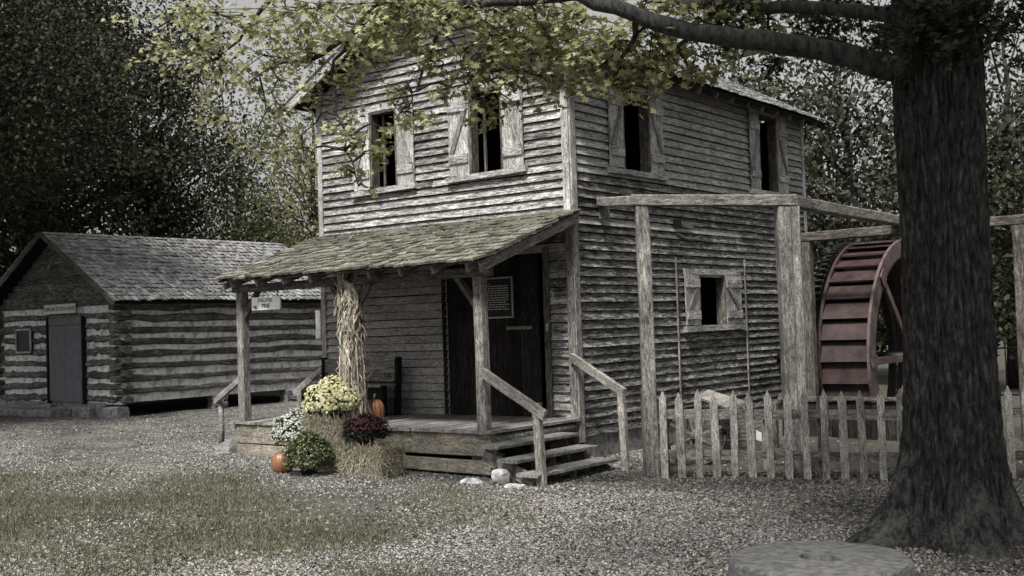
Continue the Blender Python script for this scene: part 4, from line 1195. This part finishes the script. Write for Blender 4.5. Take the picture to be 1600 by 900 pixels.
# second fence run beyond the big tree
f2 = thing('picket_fence', 'dark far run of picket fence at the right edge beyond the tree', 'fence', (7, 1, -.1))
FA2 = Vector((5.35, 0.55, -.1)); fd2 = Vector((.9, .42, 0)).normalized()
for k in range(12):
    picket(FA2 + fd2 * (k * .17) + Vector((0, 0, -.03)), 1.02 + random.uniform(-.03, .03), random.uniform(-.02, .02), f2, fd2, .075)
for zz in (.72, .25): plank('rail', FA2 + Vector((0, .04, zz)), FA2 + fd2 * 2.0 + Vector((0, .04, zz)), .1, .04, M['beam'], f2, (0, 0, 1))
ir = thing('iron_fence', 'black iron fence with pointed finials beyond the water wheel', 'fence', (6, 9, -.1))
lst = []
for k in range(26):
    p = Vector((2.9 + k * .22, 9.2 + k * .03, -.15))
    tube('bar', [p, p + Vector((0, 0, 1.25)), p + Vector((0, 0, 1.29)), p + Vector((0, 0, 1.42))], [.012, .012, .032, .003], M['iron'], ir, n=6)
for zz in (.2, 1.05): tube('rail', [(2.85, 9.19, zz), (8.5, 9.97, zz)], .018, M['iron'], ir, n=6)

# things behind the fence
cw = thing('cart_wheel', 'old dark spoked cart wheel standing behind the first pickets', 'wheel', (1.62, 0.25, -.1))
ctr = Vector((1.62, 0.25, .27)); ax_u = Vector((.80, .60, 0)); ax_v = Vector((-.12, .16, .98)).normalized()
pts = [ctr + (ax_u * math.cos(k * math.pi / 12) + ax_v * math.sin(k * math.pi / 12)) * .38 for k in range(25)]
tube('tyre', pts, .03, M['iron'], cw, n=6)
for k in range(8):
    a = k * math.pi / 4 + .3
    d = ax_u * math.cos(a) + ax_v * math.sin(a)
    plank('spoke', ctr + d * .07, ctr + d * .37, .045, .035, M['beam'], cw, ax_v if abs(d.dot(ax_v)) < .8 else ax_u)
tube('hub', [ctr - ax_u.cross(ax_v) * .08, ctr + ax_u.cross(ax_v) * .08], .07, M['beam'], cw, n=10)
tr = thing('feed_trough', 'dark plank box with narrow pale lid behind the picket fence', 'box', (1.4, 2.1, -.1))
lv = [(0.62, 2.15, .60), (0.50, 2.75, .66), (2.05, 0.86, .64), (1.88, 0.62, .58)]
lv += [(x, y, z + .03) for x, y, z in lv]
pymesh('lid', lv, [(3, 2, 1, 0), (4, 5, 6, 7), (0, 1, 5, 4), (1, 2, 6, 5), (2, 3, 7, 6), (3, 0, 4, 7)], M['rail'], tr)
for k in range(3): plank('side_board', (1.0, 1.1, .0 + k * .16), (1.85, 2.1, .0 + k * .16), .15, .03, M['beam'], tr, (0, 0, 1))
for (x, y) in ((1.0, 1.12), (1.85, 2.12)): plank('corner_post', (x, y, -.15), (x, y, .55), .08, .08, M['beam'], tr, (1, 0, 0))
bx = thing('utility_box', 'pale weathered board with a white tag behind the middle pickets', 'board', (2.6, .3, -.1))
plank('board', (2.55, .30, -.12), (2.55, .30, .50), .07, .06, M['post'], bx, CR)
plank('tag', (2.46, .26, .30), (2.60, .33, .30), .12, .01, M['greysign'], bx, (0, 0, 1), jit=.02)
plank('cross_board', (2.55, .26, .52), (3.1, .55, .52), .03, .12, M['rail'], bx, (0, 0, 1))

# ------------------------------------------------------------------ millstone
ms = thing('millstone', 'round grey millstone lying flat on the gravel at the foot of the tree', 'millstone', (5.58, -5.31, -.1))
def msf(a, i): return 1 + .010 * math.sin(a * 7) + .008 * math.sin(a * 17 + i) + random.gauss(0, .006)
lathe('stone', [(.60, 0), (.61, .10), (.60, .20), (.585, .222), (.40, .226), (.125, .222), (.115, .16), (.11, .02)], M['granite'], ms, (5.58, -5.31, -.105), 56, lambda a, i: msf(a, i) if i < 5 else 1 + .22 * math.cos(a * 2 + .5) + .06 * math.cos(a * 5), smooth=False)

# ------------------------------------------------------------------ trees
def wob(pts, amp):
    return [p + Vector((random.gauss(0, amp), random.gauss(0, amp), random.gauss(0, amp * .4))) if 0 < i < len(pts) - 1 else p for i, p in enumerate(pts)]

LOBE = np.array([(0, -.55, 0), (.16, -.30, .02), (.50, -.36, .07), (.30, -.10, .03), (.56, .16, .09), (.20, .12, .03), (.14, .34, .03), (0, .60, .0),
                 (-.14, .34, .03), (-.20, .12, .03), (-.56, .16, .09), (-.30, -.10, .03), (-.50, -.36, .07), (-.16, -.30, .02)])
LT = np.array([(0, 1, 13), (1, 2, 3), (1, 3, 13), (13, 3, 11), (13, 11, 12), (3, 4, 5), (3, 5, 11), (11, 5, 9), (11, 9, 10), (5, 6, 9), (9, 6, 8), (6, 7, 8)])
def lobed_leaves(C, size, droop=.6):
    n = len(C)
    a = rng.uniform(0, 2 * np.pi, n)
    N = np.stack([np.cos(a), np.sin(a), -rng.uniform(.1, 1.2, n) * droop], 1) + rng.normal(0, .3, (n, 3))
    N /= np.linalg.norm(N, axis=1, keepdims=True)
    up = np.tile(np.array([[0, 0, 1.0]]), (n, 1)) + rng.normal(0, .55, (n, 3))
    S = np.cross(N, up); S /= np.linalg.norm(S, axis=1, keepdims=True)
    U = np.cross(S, N)
    curl = rng.uniform(.5, 2.2, n)
    V = C[:, None, :] + size[:, None, None] * (LOBE[None, :, 0:1] * S[:, None, :] + LOBE[None, :, 1:2] * N[:, None, :] + (LOBE[None, :, 2:3] * curl[:, None, None]) * U[:, None, :])
    T = (np.arange(n)[:, None, None] * len(LOBE) + LT[None]).reshape(-1, 3)
    return V.reshape(-1, 3), T

big = thing('shade_tree', 'great dark-barked tree with flared roots and long limb at the right', 'tree', (5.85, -3.35, -.1))
# trunk with flutes and root flare
TB = Vector((5.86, -3.24, -.16)); TTOP = Vector((5.99, -3.55, 6.2))
def trunk_mesh():
    n = 240; rows = 230
    V = []; F = []
    for i in range(rows + 1):
        f = i / rows
        z = f ** 1.25
        c = TB.lerp(TTOP, z)
        hgt = z * 6.3
        r = .335 - .05 * z + .02 * math.exp(-((hgt - 3.6) / .5) ** 2)
        fl_ = math.exp(-hgt / .34)
        for k in range(n):
            a = 2 * math.pi * k / n
            root = .62 * max(0, math.cos((a - 3.75) / 1.0)) ** 10 + .42 * max(0, math.cos(a - .6)) ** 8 + .38 * max(0, math.cos(a - 5.3)) ** 8 + .34 * max(0, math.cos(a - 2.2)) ** 8
            rr = r * (1 + .035 * math.sin(a * 5 + hgt * .5) + .02 * math.sin(a * 11 - hgt)) + fl_ * (.10 + root * .95)
            ca, sa = math.cos(a), math.sin(a)
            w1 = noise.noise(Vector((ca * 2.2, sa * 2.2, hgt * 1.3)))
            w2 = noise.noise(Vector((ca * 6, sa * 6, hgt * 4.5 + 9)))
            ridge = abs(math.sin(a * 21 + 4.5 * w1 + 1.6 * w2)) ** .5
            brk = noise.noise(Vector((ca * 9, sa * 9, hgt * 7)))
            rr += .042 * (ridge - .6) + .018 * brk + random.gauss(0, .002)
            V.append(c + Vector((ca * rr, sa * rr, -.02 * fl_)))
    for i in range(rows):
        for k in range(n):
            a = i * n + k; b = i * n + (k + 1) % n
            F.append((a, b, b + n, a + n))
    return V, F
V, F = trunk_mesh()
trunk = pymesh('trunk', V, F, M['trunk_bark'], big, None, True)
def limb(pix, r0, r1, sub=3, par=None, mat=None, name='limb'):
    P = [at(*p) if isinstance(p, tuple) else p for p in pix]
    Q = []
    for i in range(len(P) - 1):
        for s in range(sub): Q.append(P[i].lerp(P[i + 1], s / sub))
    Q.append(P[-1])
    Q = wob(Q, .02)
    rr = [r0 + (r1 - r0) * i / (len(Q) - 1) for i in range(len(Q))]
    rr = [r * random.uniform(.95, 1.06) for r in rr]
    tube(name, Q, rr, mat or M['bark'], par or big, n=12)
    return Q
nodes = []
nodes += limb([(1475, 175, 9.25), (1400, 112, 9.25), (1330, 90, 9.3), (1250, 74, 9.4), (1160, 62, 9.5), (1080, 50, 9.6), (1000, 24, 9.8), (900, -8, 10.0), (760, -50, 10.3), (600, -75, 10.8), (430, -80, 11.2), (260, -60, 11.4)], .112, .035)
nodes += limb([(1480, 90, 9.3), (1400, 25, 9.5), (1280, 12, 9.9), (1165, 6, 10.3), (1060, 8, 10.6), (960, -30, 11.0), (820, -60, 11.3)], .075, .03)
nodes += limb([(1500, 20, 9.3), (1560, -60, 9.2), (1640, -160, 9.0)], .16, .08)
nodes += limb([(1450, -20, 9.2), (1350, -160, 8.6), (1200, -330, 7.6)], .16, .05)
nodes += limb([(900, -8, 10.0), (820, 0, 10.6), (720, 8, 11.0), (690, 32, 11.2)], .05, .03)
nodes += limb([(690, 32, 11.2), (668, 90, 11.3), (648, 140, 11.3), (640, 165, 11.3)], .022, .007, 3)
nodes += limb([(690, 45, 11.2), (718, 78, 11.2), (748, 118, 11.2)], .018, .006, 3)
nodes += limb([(600, -75, 10.8), (590, 0, 11.4), (545, 60, 11.7), (480, 95, 11.8), (430, 100, 11.9)], .045, .014)
nodes += limb([(545, 60, 11.7), (515, 110, 11.8), (528, 180, 11.8), (545, 235, 11.8), (560, 290, 11.8)], .022, .006)
nodes += limb([(430, -80, 11.2), (420, 0, 12.2), (385, 45, 12.5), (340, 90, 12.6)], .035, .01)
nodes += limb([(1000, 24, 9.8), (985, 70, 10.3), (965, 105, 10.5), (950, 130, 10.5)], .03, .008)
nodes += limb([(1080, 50, 9.6), (1060, 80, 9.9), (1075, 110, 10.0)], .025, .008)
CL = []; CLW = []
def cl(px, py, d, rx, n, mat='n'): CL.append((px, py, d, rx, n, mat))
for a in [(560, 30, 11.2, 46, 170), (620, 20, 11.2, 46, 170), (680, 15, 11.2, 46, 160), (740, 25, 11.0, 50, 190), (800, 30, 11.0, 50, 200), (850, 25, 10.8, 46, 190), (900, 45, 10.6, 44, 170),
          (780, 75, 11.0, 44, 190), (830, 90, 11.0, 46, 200), (870, 75, 10.8, 44, 180), (740, 95, 11.2, 34, 110), (815, 125, 11.0, 32, 120), (770, 130, 11.1, 28, 90), (845, 130, 10.9, 26, 80),
          (940, 70, 10.4, 40, 160), (980, 85, 10.4, 42, 170), (1030, 75, 10.2, 40, 150), (1060, 95, 10.1, 30, 100), (1000, 125, 10.4, 26, 80), (960, 135, 10.4, 26, 90), (985, 155, 10.4, 16, 36), (1080, 120, 10.0, 20, 44), (1110, 115, 10.0, 16, 28), (905, 100, 10.7, 26, 80), (893, 140, 10.7, 15, 32),
          (500, 30, 11.6, 46, 150), (450, 40, 11.9, 46, 140), (400, 60, 12.2, 44, 120), (350, 45, 12.4, 46, 110), (310, 90, 12.5, 40, 90), (355, 115, 12.6, 36, 90), (420, 105, 12.0, 40, 110), (480, 95, 11.8, 36, 90), (540, 75, 11.7, 36, 110), (600, 70, 11.5, 36, 110), (640, 60, 11.4, 36, 110),
          (395, 160, 12.2, 30, 70), (440, 185, 12.0, 32, 70), (470, 225, 12.0, 30, 65), (440, 250, 12.1, 26, 45), (490, 165, 11.9, 28, 70), (545, 140, 11.8, 30, 80), (525, 200, 11.8, 26, 60), (560, 235, 11.8, 28, 80), (590, 250, 11.8, 24, 70), (540, 270, 11.8, 22, 45), (575, 305, 11.8, 13, 16), (600, 215, 11.7, 22, 50),
          (620, 180, 11.5, 24, 56), (650, 190, 11.4, 24, 60), (635, 150, 11.4, 22, 44), (690, 120, 11.3, 22, 46), (700, 150, 11.3, 20, 36), (730, 140, 11.2, 26, 70), (755, 165, 11.2, 22, 50), (780, 185, 11.2, 17, 32), (800, 165, 11.1, 16, 30), (735, 190, 11.2, 14, 20),
          (585, 110, 11.6, 26, 60), (660, 95, 11.4, 22, 44)]: cl(*a)
for a in [(1040, 25, 10.0, 46, 120), (1110, 40, 10.1, 46, 110), (1130, 85, 10.2, 24, 40), (1180, 30, 10.3, 44, 90), (300, 30, 12.4, 44, 80), (265, 90, 12.6, 40, 60), (310, 150, 12.6, 34, 50), (350, 190, 12.4, 30, 40), (400, 220, 12.2, 28, 40)]: cl(*a)
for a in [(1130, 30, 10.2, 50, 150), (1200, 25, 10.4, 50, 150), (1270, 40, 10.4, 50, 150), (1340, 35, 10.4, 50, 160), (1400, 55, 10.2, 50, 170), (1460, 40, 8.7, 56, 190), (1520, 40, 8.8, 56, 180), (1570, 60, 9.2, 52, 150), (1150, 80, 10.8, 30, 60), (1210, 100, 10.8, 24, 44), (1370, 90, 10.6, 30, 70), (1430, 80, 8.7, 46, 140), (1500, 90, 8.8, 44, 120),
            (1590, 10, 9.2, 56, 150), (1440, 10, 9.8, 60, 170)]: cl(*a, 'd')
# unseen crown clumps added above the frame to shade trunk and right foreground
for k in range(240):
    p = Vector((random.gauss(6.6, 2.2), random.gauss(-6.6, 2.5), random.uniform(5.0, 9.5)))
    if p.x < 4.2: continue
    dv = p - CAMP; d = dv.dot(CF)
    if d > 1.5 and 450 + 1780 * dv.dot(CD) / d > -60: continue
    CLW.append((p, .75, 170))
acc = {'n': ([], []), 'd': ([], [])}
tw = []
ALLC = [(at(px, py, d), rx / 1780 * d * 1.55, int(n * (1.5 if mat == 'd' or py < 125 else 1.05)), mat) for (px, py, d, rx, n, mat) in CL] + [(p, r, n, 'd') for p, r, n in CLW]
for (c, rad, n, mat) in ALLC:
    ns = max(4, n // 18)
    ps_l = []
    for s in range(ns):
        e = c + Vector((random.gauss(0, rad * .6), random.gauss(0, rad * .8), random.gauss(-rad * .1, rad * .5)))
        st_ = c + Vector((random.gauss(0, rad * .2), random.gauss(0, rad * .2), rad * .3))
        tw.append(([st_, st_.lerp(e, .5) + Vector((0, 0, rad * .08)), e], [.006, .004, .002]))
        for q_ in range(max(3, n // ns)):
            f = random.random() ** .7
            p = st_.lerp(e, f) + Vector((random.gauss(0, rad * .17), random.gauss(0, rad * .17), random.gauss(0, rad * .15)))
            ps_l.append(tuple(p))
    acc[mat][0].extend(ps_l)
    nd = min(nodes, key=lambda v: (v - c).length + max(0, c.z - v.z) * 1.2)
    top = c + Vector((0, 0, rad * .3))
    mid = nd.lerp(top, .5) + Vector((random.gauss(0, .06), random.gauss(0, .06), .06 + random.gauss(0, .05)))
    q1 = nd.lerp(mid, .5) + Vector((random.gauss(0, .04), random.gauss(0, .04), .03)); q2 = mid.lerp(top, .5) + Vector((random.gauss(0, .04), random.gauss(0, .04), .02))
    tw.append(([nd, q1, mid, q2, top], [.017, .014, .011, .009, .007]))
tubes('twig', tw, M['bark'], big, n=5, kind='stuff')
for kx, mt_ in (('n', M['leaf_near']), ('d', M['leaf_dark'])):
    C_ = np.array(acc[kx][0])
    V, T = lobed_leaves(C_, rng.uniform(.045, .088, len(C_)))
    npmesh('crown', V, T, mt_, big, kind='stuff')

# ---- background trees
def tree(label, loc, h, cr, mat, nclump, nleaf, lsize, trunk_r=.2, low=.3, name='broadleaf_tree', group='trees behind the buildings', squash=1.0, lean=(0, 0), spread=.55):
    loc = Vector(loc)
    t_ = thing(name, label, 'tree', loc, group)
    top = loc + Vector((lean[0], lean[1], h))
    pts = wob([loc.lerp(top, f) for f in (0, .15, .3, .45, .6, .75, .92)], trunk_r * .6)
    tube('trunk', pts, [trunk_r * s for s in (1.35, 1.0, .88, .75, .55, .35, .1)], M['bgbark'], t_, n=10)
    cz = loc.z + h * (low + 1) / 2; hz = h * (1 - low) / 2
    cen = []; br_ = []
    while len(cen) < nclump:
        d = Vector((random.gauss(0, 1), random.gauss(0, 1), random.gauss(0, 1))).normalized() * (random.random() ** .42)
        lob = 1 + .22 * math.sin(math.atan2(d.y, d.x) * 3 + loc.x) + .14 * math.sin(d.z * 6 + loc.y)
        p = Vector((loc.x + lean[0] * .6 + d.x * cr * lob, loc.y + lean[1] * .6 + d.y * cr * lob, cz + d.z * hz * squash))
        cen.append(p)
        if random.random() < .55:
            f = min(.9, max(.15, (p.z - loc.z) / h - .18)); b0 = loc.lerp(top, f)
            md = b0.lerp(p, .5) + Vector((random.gauss(0, .35), random.gauss(0, .35), random.uniform(-.3, .5)))
            br_.append(([b0, md, p], [trunk_r * .22, trunk_r * .12, trunk_r * .04]))
    tubes('branch', br_, M['bgbark'], t_, n=5, kind='stuff')
    cen = np.array([tuple(c) for c in cen])
    C_ = np.repeat(cen, nleaf, 0)
    rad = np.repeat(rng.uniform(.6, 1.35, len(cen)) * spread, nleaf)
    C_ = C_ + rng.normal(0, 1, C_.shape) * rad[:, None] * np.array([[1, 1, .62]])
    V, T = leaf_quads(C_, rng.normal(0, 1, C_.shape) + np.array([[0, 0, -.3]]), rng.uniform(.6, 1.25, len(C_)) * lsize, .62)
    npmesh('crown', V, T, mat, t_, kind='stuff')

def g_at(px, depth): 
    p = at(px, 520, depth)
    return (p.x, p.y, float(gh(p.x, p.y)) - .05)
GD, DK, GY, PL, TH = M['leaf_mid'], M['leaf_dark'], M['leaf_grey'], M['leaf_pale'], M['leaf_bare']
tree('massive dark tree at the left edge behind the cabin gable', g_at(50, 31), 13.5, 5.0, DK, 330, 220, .15, .42, .16)
tree('dark bushy tree rising behind the middle of the cabin ridge', g_at(235, 35), 10.8, 3.5, GD, 130, 160, .13, .32, .14, spread=.55)
tree('tall dark tree leaning in at the top left corner, in front of the cabin', (-15.2, -2.4, 0.0), 11.5, 4.7, DK, 360, 220, .10, .35, .36, spread=.5)  # crown shows at the corner; trunk unseen, placed to shade the cabin front
tree('thin yellow-green tree beside the left wall of the mill', g_at(484, 35), 10.0, 2.2, PL, 80, 90, .12, .14, .25, lean=(.4, 0))
tree('grey-green tree between the dark tree and the mill', g_at(375, 40), 9.5, 2.9, GY, 75, 100, .15, .22, .2, spread=.65)
tree('low pale shrubby tree just behind the right end of the cabin ridge', g_at(400, 39), 6.3, 2.5, PL, 70, 140, .13, .14, .08)
tree('round grey bush-like tree at the mill corner behind the cabin roof', g_at(450, 37), 5.4, 1.8, GY, 60, 130, .11, .12, .06)
tree('airy tree with open grey crown behind the water wheel', g_at(1330, 33), 11.5, 3.6, TH, 120, 95, .19, .2, .12, spread=.7)
tree('sparse tall tree right of the mill roof', g_at(1215, 36), 11.0, 2.6, GY, 80, 110, .20, .2, .3, spread=.6)
tree('leafy dark tree low behind the wheel and the big trunk', g_at(1420, 40), 7.5, 3.8, DK, 110, 110, .22, .22, .05)
tree('thin-leaved tree right of the big trunk, against the sky', g_at(1585, 31), 11.0, 3.2, TH, 100, 95, .18, .2, .15, spread=.7)
tree('dark tree at the right edge beyond the far picket fence', g_at(1650, 26), 7.0, 2.6, DK, 90, 110, .17, .2, .1)
# far wood closing the horizon
n = 26000
px = rng.uniform(-500, 2100, n); dd = rng.uniform(80, 110, n)
dirs = np.array([tuple((at(p, 500, 1.0) - CAMP)) for p in px])
hmax = 5.5 + 2.2 * np.sin(px * .013) + 1.5 * np.sin(px * .031 + 1)
C_ = np.array([tuple(CAMP)]) + dirs * dd[:, None]
C_[:, 2] = -.6 + rng.uniform(0, 1, n) ** .8 * hmax
V, T = leaf_quads(C_, rng.normal(0, 1, (n, 3)), rng.uniform(.6, 1.5, n), .7)
npmesh('far_wood', V, T, M['leaf_grey'], kind='stuff')

# ------------------------------------------------------------------ gravel, litter, grass
def ground_points(n, y0, y1, x0=-150, x1=1750):
    """points spread evenly over the ground the photograph shows"""
    px = rng.uniform(x0, x1, n); py = y0 + (y1 - y0) * rng.uniform(0, 1, n)
    d = np.array([tuple(CF)]) + np.array([tuple(CR)]) * ((px - 800) / 1780)[:, None] + np.array([tuple(CD)]) * ((py - 450) / 1780)[:, None]
    d = d[d[:, 2] < -.02]
    t_ = (-.07 - CAMP.z) / d[:, 2]
    P = np.array([tuple(CAMP)]) + d * t_[:, None]
    P[:, 2] = gh(P[:, 0], P[:, 1])
    return P
def free(P):
    x, y = P[:, 0], P[:, 1]
    yard = (x > 1.3) & (y - .36 * x > -1.45) & (x < 8)
    ok = ~((x > -4.85) & (x < 0.03) & (y > -1.85) & (y < 8)) & ~((x > CX0) & (x < CX1) & (y > CY0 - .2)) & ~((x > 1.2) & (x < 2.9) & (y > 3.8))
    ok &= ((x - 5.58) ** 2 + (y + 5.31) ** 2 > .37) & ~((x > -5) & (y > 0))| ((x > 0.05) & (y < 3.8) & (x < 8) & (y > -1))
    return ok & ~(yard & (rng.uniform(0, 1, len(x)) < .93))
def turf(x, y):
    r = np.sqrt(((x - TURF[0]) / TURF[2]) ** 2 + ((y - TURF[1]) / TURF[3]) ** 2)
    return 1.35 - r + .28 * np.sin(x * 1.9 + 1.3 * np.sin(y * 1.7)) + .25 * np.sin(y * 2.4 + x * 1.1 + 2)
def chips(name, P, smin, smax, mat, flat=.55):
    n = len(P)
    a = rng.uniform(0, 6.283, n); s = rng.uniform(smin, smax, n) * rng.uniform(.7, 1.1, n)
    tilt = rng.normal(0, .35, (n, 2))
    base = np.array([(1, 0, 0), (.25, .72, .1), (-.85, .35, 0), (-.6, -.6, -.05), (.45, -.7, .05), (.05, .02, flat)])
    V = base[None] * (1 + rng.normal(0, .2, (n, 6, 1)))
    c, s_ = np.cos(a)[:, None], np.sin(a)[:, None]
    x = V[:, :, 0] * c - V[:, :, 1] * s_; y = V[:, :, 0] * s_ + V[:, :, 1] * c
    z = V[:, :, 2] + x * tilt[:, :1] + y * tilt[:, 1:]
    V = np.stack([x, y, z], 2) * s[:, None, None] + P[:, None, :] + np.array([[[0, 0, .004]]])
    T = (np.arange(n)[:, None, None] * 6 + np.array([(k, (k + 1) % 5, 5) for k in range(5)])[None]).reshape(-1, 3)
    return npmesh(name, V.reshape(-1, 3), T, mat, kind='stuff')
P = ground_points(230000, 640, 930); P = P[free(P)]
tf = turf(P[:, 0], P[:, 1])
P = P[(tf < .6 + rng.normal(0, .35, len(P)))]
bare = np.sin(P[:, 0] * .9 + 1.7 * np.sin(P[:, 1] * .55 + 1)) + np.sin(P[:, 1] * 1.6 + .6 * P[:, 0]) * .6
P = P[bare + rng.normal(0, .5, len(P)) > -.75]
dist = np.linalg.norm(P[:, :2] - np.array([[CAMP.x, CAMP.y]]), axis=1)
chips('gravel', P, .006, .017, M['chips'])
P = ground_points(20000, 640, 930); P = P[free(P)]
P = P[np.sin(P[:, 0] * 1.1 + 2 * np.sin(P[:, 1] * .8)) + rng.normal(0, .7, len(P)) > 0]
Pf = np.stack([rng.uniform(1.9, 4.8, 2600), np.zeros(2600), np.zeros(2600)], 1)
Pf[:, 1] = -.95 + (Pf[:, 0] - 1.85) * .36 + rng.normal(.15, .25, 2600); Pf[:, 2] = gh(Pf[:, 0], Pf[:, 1])
P = np.concatenate([P, Pf])
V, T = leaf_quads(P + np.array([[0, 0, .012]]), np.concatenate([rng.normal(0, 1, (len(P), 2)), rng.normal(0, .25, (len(P), 1))], 1), rng.uniform(.025, .06, len(P)), .6)
npmesh('leaf_litter', V, T, M['litter'], kind='stuff')
P = ground_points(300000, 640, 930, -150, 900); P = P[free(P)]
tf = turf(P[:, 0], P[:, 1])
P = P[(tf + rng.normal(0, .22, len(P)) > .75)][:110000]
n = len(P)
a = rng.uniform(0, 6.283, n); h = rng.uniform(.014, .045, n); w = rng.uniform(.002, .004, n) * 1.6
ln = rng.normal(0, .5, (n, 2))
V = np.stack([P + np.stack([np.cos(a) * w, np.sin(a) * w, -.005 + 0 * a], 1), P - np.stack([np.cos(a) * w, np.sin(a) * w, .005 + 0 * a], 1), P + np.stack([ln[:, 0] * h, ln[:, 1] * h, h], 1)], 1).reshape(-1, 3)
npmesh('grass', V, np.arange(3 * n).reshape(-1, 3), M['grassmat'], kind='stuff')
